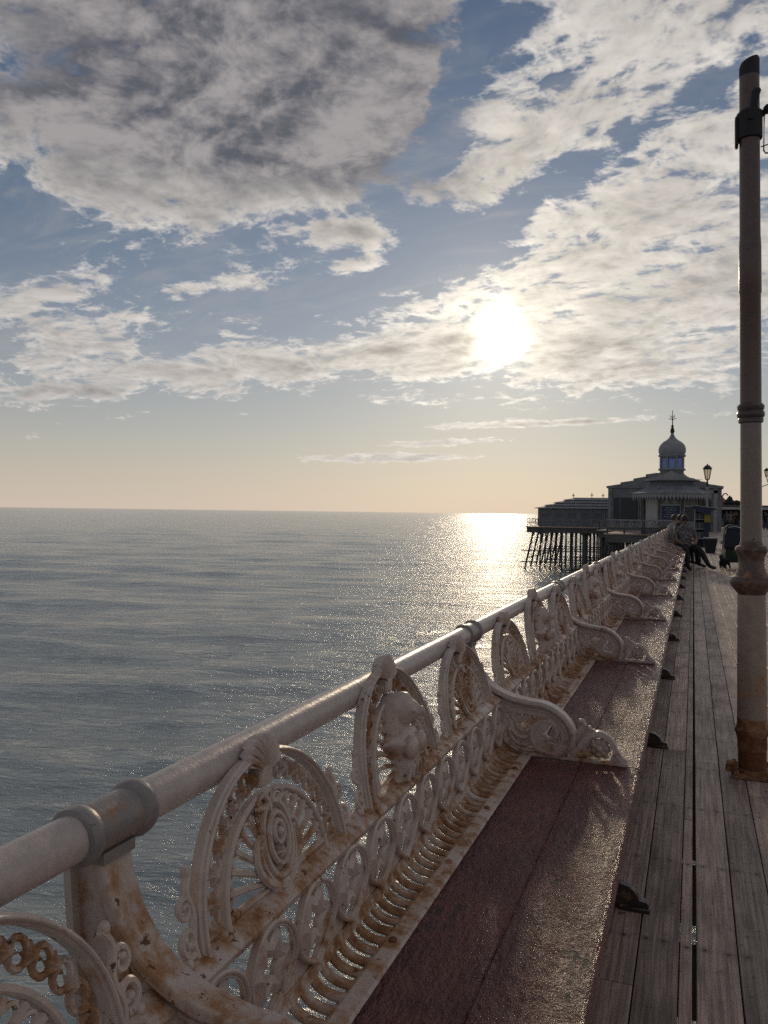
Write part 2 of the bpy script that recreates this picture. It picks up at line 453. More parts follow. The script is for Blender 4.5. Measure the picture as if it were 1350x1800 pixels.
# ------------------------------------------------------------------ pier deck
RAIL_X, RAIL_Z = -0.745, 0.872
deck = link('pier_deck', None, kind='structure')
def build_deck():
    mb = MB()                                            # joists and edge beam below the boards
    for k in range(-4, 90):
        y = k * .62 + .2
        mb.box(-.70, 4.2, y, y + .07, -.26, -.058)
    mb.box(-.74, -.64, -3, 58, -.34, -.056)
    mb.box(1.6, 1.75, -3, 58, -.6, -.27); mb.box(-.6, -.45, -3, 58, -.6, -.27)
    DARKWOOD = simple('dark_timber', (0.06, 0.045, 0.036), .8)
    link('joists', mb.mesh('joists', DARKWOOD, False), deck)
    cols = []                                            # (x0, x1)
    x = .008
    edges = [(-.022, .0115)]
    left = -.024
    for i in range(6): edges.append((left - .117 + .0025, left - .0015)); left -= .117
    x = .0225
    while x < 5.6: edges.append((x + .0015, x + .117 - .0025)); x += .117
    parts = 0; rest = MB(); small = {}
    boards = []
    for ci, (x0, x1) in enumerate(edges):
        y = -3.0 + (ci * 1.37) % 2.9
        first = True; y0 = -3.0
        while y0 < 60:
            ln = [2.9, 3.2, 2.6, 3.5][(ci * 7 + int(y0 * 3)) % 4]
            y1 = y if first else y0 + ln
            first = False
            y1 = min(y1, 60)
            if y1 - y0 > .15: boards.append((x0, x1, y0, y1))
            y0 = y1
    def vis(b):
        yc = min(max(b[2], 1.2), b[3]); 
        if b[0] > .09 * b[3] + .25 or b[1] < -.34 or b[3] < 1.4: return 1e3 + b[2]
        return max(yc, .5) * 1.0
    boards.sort(key=vis)
    for k, (x0, x1, y0, y1) in enumerate(boards):
        dz = random.uniform(-.0009, .0)
        if k < 290:
            mb = MB(); tx = random.uniform(-.0012, .0012)
            mb.box(x0, x1, y0 + .002, y1 - .002, -.055, dz, bev=.0018)
            o = link('plank', mb.mesh('plank', DECKM, False), deck)
        else:
            rest.box(x0, x1, y0 + .002, y1 - .002, -.055, dz)
    link('plank_rows', rest.mesh('plank_rows', DECKM, False), deck, kind='stuff')
build_deck()

# ------------------------------------------------------------------ bench bays
OX = -0.5                                     # local origin of a bench in x
def lx(x): return x - OX
PROF = catmull([(-.512, .466), (-.548, .461), (-.575, .462), (-.598, .470), (-.613, .485), (-.620, .505), (-.622, .54), (-.621, .58), (-.623, .62), (-.631, .645), (-.645, .656)], 6)
seglen = np.concatenate([[0], np.cumsum(np.linalg.norm(np.diff(PROF, axis=0), axis=1))]); PLEN = seglen[-1]
def prof(w):                                  # w in metres along the ogee from the seat flange to the ridge
    return np.array([np.interp(w, seglen, PROF[:, 0]), np.interp(w, seglen, PROF[:, 1])])
def profn(w):
    a, b = prof(max(w - .004, 0)), prof(min(w + .004, PLEN)); t = b - a; t /= np.linalg.norm(t)
    return np.array([t[1], -t[0]])            # towards the sitter
W_RIB0, W_RIB1 = 0.040, 0.120
def osurf(s, w, n=0.0):
    p = prof(w) + profn(w) * n
    return (lx(p[0]), s, p[1])
L0 = 2.0
NARCH = 12; PITCH = L0 / NARCH

def mesh_rib():
    mb = MB(); ws = np.linspace(W_RIB0 - .006, W_RIB1 + .004, 12)
    path = [osurf(0, w, .002) for w in ws]
    mb.sweep(path, rrect(.011, .0235, .004), up=(0, 1, 0))
    # prof a: along side; up = Y so binormal is along the bench
    return mb.mesh('rib', IRON_M)
def hwid(f):
    f = min(max(f, 0.0), 1.0)
    if f < .52: return math.sin(pi / 2 * f / .52) ** .85 if f > 0 else 0.0
    return math.sqrt(max(0.0, 1 - ((f - .52) / .48) ** 2))
def tear(h, hw, n=44):
    """closed pointed oval: round top, narrow foot; (s, w) from foot w=0 to h"""
    fs = [.5 - .5 * cos(pi * i / (n // 2)) for i in range(n // 2 + 1)]
    return [(hw * hwid(f), h * f) for f in fs] + [(-hw * hwid(f), h * f) for f in fs[-2:0:-1]]
AH = PLEN - W_RIB1 - .022; AHW = PITCH * .50
def mesh_arch():
    mb = MB(); up = (1, 0, .12)
    path = [osurf(s, W_RIB1 + .008 + w * .965, .006) for s, w in tear(AH - .006, AHW - .005)]
    mb.sweep(path, rrect(.0085, .018, .003), up=up, closed=True)
    path = [osurf(s, W_RIB1 + .013 + w * .95, .009) for s, w in tear(AH - .015, AHW - .011)]
    mb.tube(path, .0024, 6, up=up, closed=True)
    # spandrel plates on both sides (half of each, butted to the neighbour)
    N = 10
    for sg in (-1, 1):
        fr, bk = [], []
        T = tear(AH - .008, AHW - .008, 200)
        for i in range(N + 1):
            f = i / N * .50
            w = f * (AH - .008)
            hw = (AHW - .008) * hwid(f)
            a = min(hw, PITCH / 2 - .001)
            fr.append([osurf(sg * a, W_RIB1 + .004 + w, .001), osurf(sg * (PITCH / 2 - .0004), W_RIB1 + .004 + w, .005)])
            bk.append([osurf(sg * a, W_RIB1 + .004 + w, -.009), osurf(sg * (PITCH / 2 - .0004), W_RIB1 + .004 + w, -.009)])
        vs = []; fs = []
        for i in range(N + 1): vs += [fr[i][0], fr[i][1], bk[i][1], bk[i][0]]
        for i in range(N):
            a, b = 4 * i, 4 * i + 4
            for j in range(4):
                q = (a + j, a + (j + 1) % 4, b + (j + 1) % 4, b + j)
                fs.append(q if sg > 0 else q[::-1])
        mb.add(vs, fs)
    return mb.mesh('star_arch', IRON)
def star_loop(c, w0, rs, rw, n, k=6, inner=.60):
    out = []
    for i in range(2 * k):
        r = 1 if i % 2 == 0 else inner
        t = pi * i / k
        out.append(osurf(c + rs * r * cos(t), w0 + rw * r * sin(t), n))
    return out
def mesh_star():
    mb = MB(); w0 = W_RIB1 + .006 + AH * .51; a, b = AHW - .008, AH * .47
    L = [star_loop(0, w0, a, b, -.004), star_loop(0, w0, a, b, .003), star_loop(0, w0, a * .62, b * .62, .0085), star_loop(0, w0, a * .32, b * .32, .003), star_loop(0, w0, a * .34, b * .34, -.006)]
    mb.rings(L, cap=False)
    return mb.mesh('star', IRON)
def mesh_bar(y0, y1, pts_prof, name, m):
    mb = MB(); mb.rings([[(lx(x), y, z) for x, z in pts_prof] for y in np.linspace(y0, y1, 5)]); return mb.mesh(name, m)

# ---- the lacy back panels, in (s, t, n): along the bench, up the slope, towards the sitter
TH = np.array([-.235, .972]); TH /= np.linalg.norm(TH); NH = np.array([TH[1], -TH[0]])
def pan(s, t, n=0.0):
    p = np.array([-.650, .657]) + TH * t + NH * n
    return (lx(p[0]), s, p[1])
UPN = (NH[0], 0, NH[1])
def half(a, h, n=40, p=1.0, e=.92):
    return [(-a * (abs(cos(t)) ** p) * (1 if cos(t) > 0 else -1), h * sin(t) ** e) for t in np.linspace(0.0, pi, n)]
def small_star(mb, s, t, r, rot=0.0, n0=.004):
    L = []
    for rr, nn in ((1, -.004), (1, .002), (.3, .009)):
        L.append([pan(s + r * rr * (1 if i % 2 == 0 else .5) * cos(pi * i / 6 + rot), t + r * rr * (1 if i % 2 == 0 else .5) * sin(pi * i / 6 + rot), n0 + nn) for i in range(12)])
    mb.rings(L)
def mesh_panel_frame(h):
    mb = MB()
    o = half(.252, h, 48); i = half(.180, h * .715, 44)
    mb.sweep([pan(s, t) for s, t in o], rrect(.0125, .024, .004), up=UPN)
    mb.sweep([pan(s, t, .003) for s, t in o], rrect(.006, .030, .002), up=UPN)
    mb.sweep([pan(s, t) for s, t in i], rrect(.0105, .020, .003), up=UPN)
    mb.sweep([pan(-.262, .0), pan(-.1, .0), pan(.1, .0), pan(.262, .0)], rrect(.016, .018, .004), up=UPN)
    return mb.mesh('back_panel', IRON)
def mesh_chain(h):
    mb = MB(); m_ = half(.216, h * .862, 400)
    P_ = np.array(m_); d = np.concatenate([[0], np.cumsum(np.linalg.norm(np.diff(P_, axis=0), axis=1))]); N = 17
    for k in range(N):
        q = d[-1] * (k + .55) / N; s, t = np.interp(q, d, P_[:, 0]), np.interp(q, d, P_[:, 1])
        ang = math.atan2(np.interp(q + .01, d, P_[:, 1]) - t, np.interp(q + .01, d, P_[:, 0]) - s)
        small_star(mb, s, t, .0175, ang)
        q2 = d[-1] * (k + 1.05) / N
        if k < N - 1:
            s2, t2 = np.interp(q2, d, P_[:, 0]), np.interp(q2, d, P_[:, 1])
            mb.tube([pan(s2 + .0145 * cos(a), t2 + .0165 * sin(a), .001) for a in np.linspace(0, 2 * pi, 13)[:-1]], .0048, 6, up=UPN, closed=True)
    return mb.mesh('star_chain', IRON_B)
def mesh_palmette(h, gap):
    mb = MB(); ih = h * .715; N = 15; ends = []
    for k in range(N):
        a = pi * (k + .5) / N
        e = np.array([-.172 * cos(a), (ih - .008) * sin(a) ** .92]); st = np.array([-.02 * cos(a), .012 + .012 * sin(a)])
        if gap: st = np.array([-.055 * cos(a), .02 + .075 * sin(a)])
        mid = (st + e) / 2 + np.array([0, .008 * sin(a)])
        path = catmull([st, mid, e], 5); ends.append((a, e))
        mb.tube([pan(p[0], p[1], .002) for p in path], .0062, 6, up=UPN, scale=list(np.linspace(.7, 1.15, len(path))))
    for (a, e), (a2, e2) in zip(ends[:-1], ends[1:]):
        p = catmull([e * .90, (e + e2) / 2 * .985, e2 * .90], 4)
        mb.tube([pan(q[0], q[1], .003) for q in p], .004, 5, up=UPN)
    return mb.mesh('palmette', IRON_B)
def mesh_rosette(h):
    mb = MB(); c = np.array([0, h * .37])
    def oval(a, b, r, n, c0=c, k=22): mb.tube([pan(c0[0] + a * cos(t), c0[1] + b * sin(t), n) for t in np.linspace(0, 2 * pi, k + 1)[:-1]], r, 6, up=UPN, closed=True)
    oval(.048, .062, .0068, .010); oval(.032, .042, .0055, .014); oval(.016, .018, .005, .016, c + (0, .010))
    small_star(mb, 0, c[1] - .024, .016, 0, .012); mb.ball(pan(0, c[1] + .010, .018), .0085, 8)
    for sg in (-1, 1):
        for pts, r in (([(.0, .004), (.045, .022), (.075, .055), (.070, .092), (.052, .100)], .0080), ([(.0, .006), (.030, .018), (.055, .05), (.060, .085)], .0060),
                       ([(.020, h * .37 + .055), (.048, h * .37 + .060), (.050, h * .37 + .030)], .0065), ([(.004, h * .37 + .060), (.022, h * .37 + .078), (.044, h * .37 + .070)], .006)):
            p = catmull([(sg * a, b) for a, b in pts], 6)
            mb.tube([pan(q[0], q[1], .010) for q in p], r, 6, up=UPN, scale=list(np.linspace(1.15, .6, len(p))))
            mb.ball(pan(p[-1][0], p[-1][1], .011), r * .95, 8)
    for s in (-.03, .0, .03): mb.ball(pan(s, .010, .008), (.012, .012, .010), 8)
    return mb.mesh('rosette', IRON_B)
def mesh_shell(h):
    mb = MB(); N = 9; H = .060
    base = h - .036
    rows = []; M = 10; K = N * 6
    for i in range(M + 1):
        f = i / M; row = []
        for j in range(K + 1):
            a = -1.18 + 2.36 * j / K
            ridge = .5 + .5 * cos(2 * pi * j / 6)
            r = H * f * (1 + .05 * ridge) * (1 - .10 * (a / 1.18) ** 2)
            bul = .005 + .020 * math.sin(pi * min(f * .82, 1)) * (1 - .35 * (a / 1.18) ** 2) + .010 * ridge * f
            row.append(pan(r * sin(a) * 1.0, base + r * cos(a) * 1.12, bul))
        rows.append(row)
    vs = [p for r in rows for p in r]; fs = []
    for i in range(M):
        for j in range(K):
            a = i * (K + 1) + j; fs.append((a, a + 1, a + K + 2, a + K + 1)[::-1])
    o = len(vs); vs += [pan((rows[M][j][1]), 0, 0) for j in range(0)]
    rim = [M * (K + 1) + j for j in range(K + 1)]
    back = []
    for j in range(K + 1):
        x, y, z = rows[M][j]; back.append((x - NH[0] * .022, y, z - NH[1] * .022))
    b0 = len(vs); vs += back
    for j in range(K): fs.append((rim[j], rim[j + 1], b0 + j + 1, b0 + j)[::-1])
    fs.append(tuple(b0 + j for j in range(K + 1)))
    mb.add(vs, fs)
    mb.box(*sorted((pan(0, base, -.004)[0], pan(0, base, .016)[0])), -.022, .022, pan(0, base - .016)[2], pan(0, base + .02)[2], bev=.004)
    return mb.mesh('shell', IRON)
def mesh_scroll():
    """open scroll filler beside a panel, growing from the ridge"""
    mb = MB()
    def spiral(c, r0, r1, a0, turns, rad, k=26, n=.004):
        path = []
        for i in range(k):
            f = i / (k - 1); a = a0 + turns * 2 * pi * f; r = r0 + (r1 - r0) * f
            path.append(pan(c[0] + r * cos(a), c[1] + r * sin(a), n))
        mb.tube(path, rad, 6, up=UPN, scale=list(np.linspace(1, .8, k))); mb.ball(path[-1], rad * 1.25, 8)
    spiral((.016, .036), .022, .006, -1.9, 1.15, .0058); spiral((.014, .078), .017, .005, 2.2, -1.2, .0052)
    mb.tube([pan(s, t, .003) for s, t in catmull([(.0, .0), (.006, .03), (-.004, .065), (.004, .1), (-.010, .125)], 6)], .0062, 6, up=UPN)
    mb.ball(pan(-.004, .125, .004), (.008, .008, .010), 8); mb.ball(pan(.030, .010, .006), .009, 8)
    return mb.mesh('scroll', IRON)
def mesh_bust(h):
    mb = MB()
    A = lambda s, t, n: pan(s, t, n)
    tl = np.array([[TH[0], 0, TH[1]]])
    body = [(.0, .072, .030), (.06, .066, .040), (.12, .054, .048), (.20, .050, .052), (.26, .060, .054), (.32, .080, .054), (.37, .094, .048), (.405, .088, .042), (.435, .050, .042), (.46, .032, .042), (.49, .030, .052),
            (.52, .034, .068), (.56, .038, .078), (.60, .040, .080), (.65, .040, .076), (.70, .034, .062), (.735, .018, .046), (.745, .004, .034)]
    cap = [(.36, .056, .026), (.42, .058, .034), (.48, .058, .040), (.55, .057, .044), (.62, .055, .050), (.67, .050, .058), (.72, .040, .062), (.76, .025, .054), (.78, .006, .038)]
    for prof_ in (body, cap):
        q = catmull(prof_, 4)
        mb.rings([[A(w * cos(a), h * f, -.006 + (n_ + .006) * max(0, sin(a)) ** .8 if sin(a) > 0 else -.006) for a in list(np.linspace(0, pi, 15)) + [1.25 * pi, 1.5 * pi, 1.75 * pi]] for f, w, n_ in q])
    mb.ball(A(0, h * .575, .083), (.009, .006, .015), 10)                   # nose
    for sg in (-1, 1):
        mb.ball(A(sg * .032, h * .285, .050), (.017, .026, .027), 14)       # breasts
        mb.ball(A(sg * .018, h * .60, .070), (.008, .009, .005), 8)         # eyes
    for k in range(5): mb.tube([A(-.05 + .025 * k, h * .12, .044), A(-.062 + .031 * k, .004, .036)], .006, 6, up=UPN)
    me0 = mb.mesh('bust_raw', IRON)
    o = bpy.data.objects.new('tmp', me0); COL.objects.link(o)
    md = o.modifiers.new('r', 'REMESH'); md.mode = 'VOXEL'; md.voxel_size = .0030
    ms = o.modifiers.new('s', 'SMOOTH'); ms.iterations = 3; ms.factor = .5
    dg = bpy.context.evaluated_depsgraph_get(); me = bpy.data.meshes.new_from_object(o.evaluated_get(dg))
    bpy.data.objects.remove(o); me.name = 'bust'
    smooth_mesh(me, 60)
    return me

# ---- scroll arm bracket in the (x, z) plane
def br(x, z, y=0.0): return (lx(x), y, z)
S_CURVE = [(-.742, .842), (-.728, .795), (-.702, .740), (-.660, .694), (-.600, .664), (-.530, .650), (-.468, .644), (-.420, .622), (-.386, .588), (-.371, .548), (-.380, .508), (-.412, .482), (-.452, .478), (-.490, .492), (-.510, .524), (-.505, .562), (-.478, .586), (-.446, .584), (-.428, .560), (-.434, .535), (-.456, .526), (-.470, .540)]
def mesh_bracket(m):
    mb = MB(); p = catmull(S_CURVE, 7)
    n = len(p); dist = np.concatenate([[0], np.cumsum(np.linalg.norm(np.diff(p, axis=0), axis=1))]); f = dist / dist[-1]
    path = [br(*q) for q in p]
    # wide top flange: tapers into the volute
    rings = []
    for i in range(n):
        t = p[min(i + 1, n - 1)] - p[max(i - 1, 0)]; t /= np.linalg.norm(t); nn = np.array([-t[1], t[0]])
        w = np.interp(f[i], [0, .10, .30, .55, .8, 1], [.034, .030, .026, .023, .015, .008]); th = np.interp(f[i], [0, .5, 1], [.009, .0085, .007])
        ring = []
        for a, b in ((-1, -.6), (-.86, -1), (.86, -1), (1, -.6), (1, .6), (.9, 1), (-.9, 1), (-1, .6)):
            q = p[i] + nn * b * th; ring.append(br(q[0], q[1], a * w))
        rings.append(ring)
    mb.rings(rings)
    # web plate under the flange, following it inside
    web = []
    k = int(n * .50)
    for i in range(k):
        t = p[min(i + 1, n - 1)] - p[max(i - 1, 0)]; t /= np.linalg.norm(t); nn = np.array([-t[1], t[0]])
        d = -np.interp(i / k, [0, .3, .6, 1], [.050, .048, .040, .038])
        web.append((p[i], p[i] + nn * d))
    rings = []
    for a, b in web: rings.append([br(a[0], a[1], -.007), br(b[0], b[1], -.010), br(b[0], b[1], .010), br(a[0], a[1], .007)])
    mb.rings(rings)
    # disc web of the volute
    c = (-.446, .552)
    for sg in (-1, 1):
        ring = []
    V = []
    for i in range(int(n * .48), int(n * .80)):
        t = p[min(i + 1, n - 1)] - p[max(i - 1, 0)]; t /= np.linalg.norm(t); nn = np.array([-t[1], t[0]])
        q = p[i] - nn * .034
        V.append([br(p[i][0], p[i][1], -.012), br(q[0], q[1], -.012), br(q[0], q[1], .012), br(p[i][0], p[i][1], .012)])
    mb.rings(V)
    # inner ridge bead along the flange
    for sg in (-1, 1):
        q = []
        for i in range(2, int(n * .48)):
            t = p[i + 1] - p[i - 1]; t /= np.linalg.norm(t); nn = np.array([-t[1], t[0]]); r = p[i] - nn * .022; q.append(br(r[0], r[1], sg * .011))
        mb.tube(q, .005, 6, up=(0, 1, 0))
    # base bar on the seat
    mb.box(lx(-.525), lx(-.192), -.016, .016, .464, .478, bev=.003)
    # rear standard from the rail down to the deck edge
    rings = []
    for xa, xb, z in ((-.786, -.752, .845), (-.784, -.738, .795), (-.776, -.700, .70), (-.752, -.668, .56), (-.736, -.655, .42), (-.726, -.645, .0)):
        rings.append([br(xa, z, -.013), br(xb, z, -.013), br(xb, z, .013), br(xa, z, .013)])
    mb.rings(rings)
    rings = []
    for x, z in [(-.788, .845), (-.785, .795), (-.776, .70), (-.752, .56), (-.736, .42), (-.726, .0)]: rings.append([br(x - .008, z, -.030), br(x + .004, z, -.030), br(x + .004, z, .030), br(x - .008, z, .030)])
    mb.rings(rings)
    return mb.mesh('arm_bracket', m)
def mesh_leafwork(m):
    mb = MB(); U = (0, 1, 0)
    def leaf(pts, r, k=6):
        p = catmull(pts, k); mb.tube([br(a, b, 0) for a, b in p], r, 7, up=U, scale=list(.55 + .6 * np.sin(np.linspace(.3, 2.9, len(p)))))
    leaf([(-.690, .690), (-.665, .655), (-.630, .640), (-.600, .628), (-.570, .632)], .010)
    leaf([(-.660, .650), (-.650, .625), (-.625, .612), (-.600, .618)], .009)
    leaf([(-.640, .628), (-.600, .610), (-.555, .622), (-.520, .606)], .008)
    leaf([(-.612, .616), (-.606, .575), (-.612, .535), (-.598, .500), (-.560, .478)], .011)
    leaf([(-.590, .610), (-.572, .580), (-.545, .585), (-.530, .606)], .007)
    leaf([(-.575, .590), (-.560, .560), (-.540, .548), (-.516, .556)], .009)
    leaf([(-.590, .560), (-.570, .535), (-.545, .525), (-.522, .530)], .009)
    leaf([(-.590, .530), (-.570, .508), (-.545, .500), (-.515, .505)], .009)
    leaf([(-.586, .504), (-.560, .488), (-.530, .482), (-.495, .484)], .008)
    for x, z in ((-.648, .636), (-.600, .590), (-.592, .548), (-.560, .610)): mb.ball(br(x, z, 0), (.012, .013, .011), 8)
    # knuckles on the volute's crown
    for k in range(5): mb.ball(br(-.520 + .016 * k, .598 + .004 * k - .002 * k * k * .5, 0), (.007, .014, .010), 8)
    return mb.mesh('leafwork', m)
def mesh_crest(m):
    mb = MB(); U = (0, 1, 0)
    def leaf(pts, r, k=6):
        p = catmull(pts, k); mb.tube([br(a, b, 0) for a, b in p], r, 7, up=U, scale=list(.55 + .6 * np.sin(np.linspace(.3, 2.9, len(p)))))
    # crest leaves between volute and front scroll
    leaf([(-.368, .520), (-.352, .560), (-.338, .590), (-.346, .606)], .008); leaf([(-.360, .510), (-.336, .545), (-.316, .570), (-.320, .582)], .008)
    for k in range(7): mb.ball(br(-.350 + .015 * k, .600 - .010 * k, 0), (.008, .011, .009), 8)
    return mb.mesh('crest_leaves', m)
def mesh_front_scroll(m):
    mb = MB(); p = catmull([(-.366, .484), (-.348, .520), (-.318, .556), (-.282, .566), (-.250, .548), (-.232, .514), (-.214, .490), (-.196, .480)], 6)
    rings = []
    for i, q in enumerate(p):
        t = p[min(i + 1, len(p) - 1)] - p[max(i - 1, 0)]; t /= np.linalg.norm(t); nn = np.array([-t[1], t[0]])
        rings.append([br(*(q + nn * .007), -.012), br(*(q - nn * .009), -.015), br(*(q - nn * .009), .015), br(*(q + nn * .007), .012)])
    mb.rings(rings)
    mb.rings([[br(x, z, y) for x, z in ((-.252, .476), (-.200, .476), (-.222, .500), (-.236, .520))] for y in (-.009, .009)])
    return mb.mesh('front_scroll', m)
def mesh_flower(m):
    mb = MB(); c = (-.285, .515)
    for k in range(7):
        a = 2 * pi * k / 7; mb.ball(br(c[0] + .021 * cos(a), c[1] + .020 * sin(a), 0), (.015, .011, .015), 10)
    mb.ball(br(*c, 0), (.014, .020, .014), 12)
    mb.tube([br(-.335, .484), br(-.318, .505), br(-.300, .508)], .008, 6, up=(0, 1, 0)); mb.tube([br(-.262, .484), br(-.268, .498)], .009, 6, up=(0, 1, 0))
    return mb.mesh('flower', m)
def mesh_seat(x0, x1, y0, y1, nose):
    mb = MB(); z0, z1 = .424, .462
    n = 6; pts = [(x0, z0), (x0, z1 - .002)]
    pts += [(x0 + .003, z1)]
    if nose:
        pts += [(x1 - .034, z1 + .002)]
        pts += [(x1 - .022 + .024 * sin(a), z1 - .022 + .023 * cos(a)) for a in np.linspace(0.15, pi * .86, 9)]
    else: pts += [(x1 - .004, z1), (x1, z1 - .004), (x1, z0)]
    ys = np.linspace(y0, y1, 9)
    mb.rings([[(lx(x), y, z) for x, z in pts] for y in ys])
    return mb.mesh('seat_plank', SEATM)
def mesh_foot():
    mb = MB()
    P_ = [(-.122, 0), (-.122, .024), (-.130, .030), (-.152, .032), (-.158, .048), (-.168, .062), (-.186, .074), (-.215, .080), (-.26, .084), (-.31, .2), (-.31, .418), (-.36, .418), (-.35, .2), (-.335, .06), (-.30, .0)]
    k = len(P_)
    mb.rings([[br(x, z, y) for x, z in P_] for y in (-.016, .016)])
    mb.box(lx(-.215), lx(-.116), -.030, .030, 0.001, .014, bev=.003)
    return mb.mesh('bench_foot', DARKIRON)
def mesh_collar():
    mb = MB(); r = .0312
    rings = []
    for y, rr in ((-.075, r + .001), (-.072, r + .007), (-.060, r + .009), (-.050, r + .007), (-.046, r + .0025), (.040, r + .0025), (.044, r + .007), (.054, r + .010), (.066, r + .008), (.070, r + .001)):
        rings.append([(lx(RAIL_X) + rr * cos(2 * pi * j / 24), y, RAIL_Z + rr * sin(2 * pi * j / 24)) for j in range(24)])
    mb.rings(rings)
    mb.rings([[(lx(RAIL_X) + dx_, y, RAIL_Z - .03 - dzz) for dx_, y in ((-.026, -.034), (.022, -.034), (.022, .034), (-.026, .034))] for dzz in (0, .016)])
    return mb.mesh('collar', RAILC)
def mesh_tube():
    mb = MB(); ys = np.linspace(0, L0, 12)
    mb.rings([[(lx(RAIL_X) + .0312 * cos(2 * pi * j / 28), y, RAIL_Z + .0312 * sin(2 * pi * j / 28)) for j in range(28)] for y in ys], cap=False)
    return mb.mesh('hand_rail', RAILM)
DARKIRON = make_iron('dark_bench_iron', -.2, (0.055, 0.034, 0.029))
RAILC = make_iron('collar_paint', .0, (0.30, 0.26, 0.24))

H1, H2 = .226, .262
ME = dict(rib=mesh_rib(), arch=mesh_arch(), star=mesh_star(), f1=mesh_panel_frame(H1), f2=mesh_panel_frame(H2), c1=mesh_chain(H1), c2=mesh_chain(H2),
          p1=mesh_palmette(H1, False), p2=mesh_palmette(H2, True), ros=mesh_rosette(H1), sh1=mesh_shell(H1), sh2=mesh_shell(H2), scr=mesh_scroll(), bust=mesh_bust(H2),
          tube=mesh_tube(), collar=mesh_collar(), foot=mesh_foot(),
          sb=mesh_seat(-.56, -.3430, .004, L0 - .004, False), sf=mesh_seat(-.342, -.155, .004, L0 - .004, True))
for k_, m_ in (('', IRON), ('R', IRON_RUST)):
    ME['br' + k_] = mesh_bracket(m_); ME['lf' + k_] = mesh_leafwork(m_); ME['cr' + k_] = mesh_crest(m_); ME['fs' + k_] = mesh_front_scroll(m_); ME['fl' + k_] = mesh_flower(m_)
mbk = MB(); mbk.box(lx(-.520), lx(-.498), .002, L0 - .002, .002, .424, bev=.003)
ME['riser'] = mbk.mesh('riser_board', SEATM)
ME['flange'] = mesh_bar(0.0, L0, [(-.512, .4635), (-.516, .470), (-.545, .471), (-.556, .462), (-.553, .456), (-.515, .4625)][::-1], 'flange', IRON)
_r = prof(PLEN)
ME['ridge'] = mesh_bar(0.0, L0, [(-.630, .636), (-.618, .642), (-.616, .652), (-.624, .660), (-.640, .664), (-.656, .672), (-.668, .664), (-.668, .646), (-.654, .638)], 'ridge_bar', IRON_B)
def strip(w0, w1, name):
    ws = np.linspace(w0, w1, 6); fr = [osurf(0, w, .0065) for w in ws]; bk = [osurf(0, w, -.004) for w in ws[::-1]]; mb = MB()
    mb.rings([[(x, y, z) for x, _, z in fr + bk] for y in np.linspace(0, L0, 5)]); return mb.mesh(name, IRON_M)
ME['cove'] = strip(W_RIB1 - .014, W_RIB1 + .010, 'cove_strip')
def joined_ribs(n):
    mb = MB(); ws = np.linspace(W_RIB0 - .006, W_RIB1 + .004, 7)
    for k in range(n): mb.sweep([osurf((k + .5) * L0 / n, w, .002) for w in ws], rrect(.011, .0235, .004), up=(0, 1, 0))
    return mb.mesh('rib_row', IRON_M)
NRIB = 48
mbb = MB(); mbb.lathe([(.009, -.002), (.009, .003), (.006, .006), (.001, .0065)], 10); ME['bolt'] = mbb.mesh('bolt', make_iron('bolt_rust', .5))
ME['ribs'] = joined_ribs(NRIB)

BY = [-1.08, .90, 2.80, 4.80, 6.83, 8.93, 11.1, 13.3, 15.5, 17.7, 19.9, 22.1, 24.3, 26.5, 28.7, 30.9, 33.1]
ORD = ['nearest white iron bench bay, cut off by the lower left corner of the photo', 'big rust-streaked white iron bench bay filling the bottom of the photo, orange scroll arm',
       'second full white iron bench bay, with a tan scrap on its scroll arm', 'third full white iron bench bay from the bottom of the photo', 'fourth full white iron bench bay from the bottom of the photo',
       'fifth full white iron bench bay from the bottom of the photo', 'sixth full white iron bench bay from the bottom of the photo', 'seventh full white iron bench bay from the bottom of the photo',
       'eighth full white iron bench bay from the bottom of the photo', 'white iron bench bay just in front of the seated woman', 'white iron bench bay on which the woman in the pale top sits',
       'white iron bench bay on which the two people behind the woman sit', 'first white iron bench bay beyond the seated people', 'second white iron bench bay beyond the seated people', 'third white iron bench bay beyond the seated people', 'last white iron bench bay before the kiosk end']
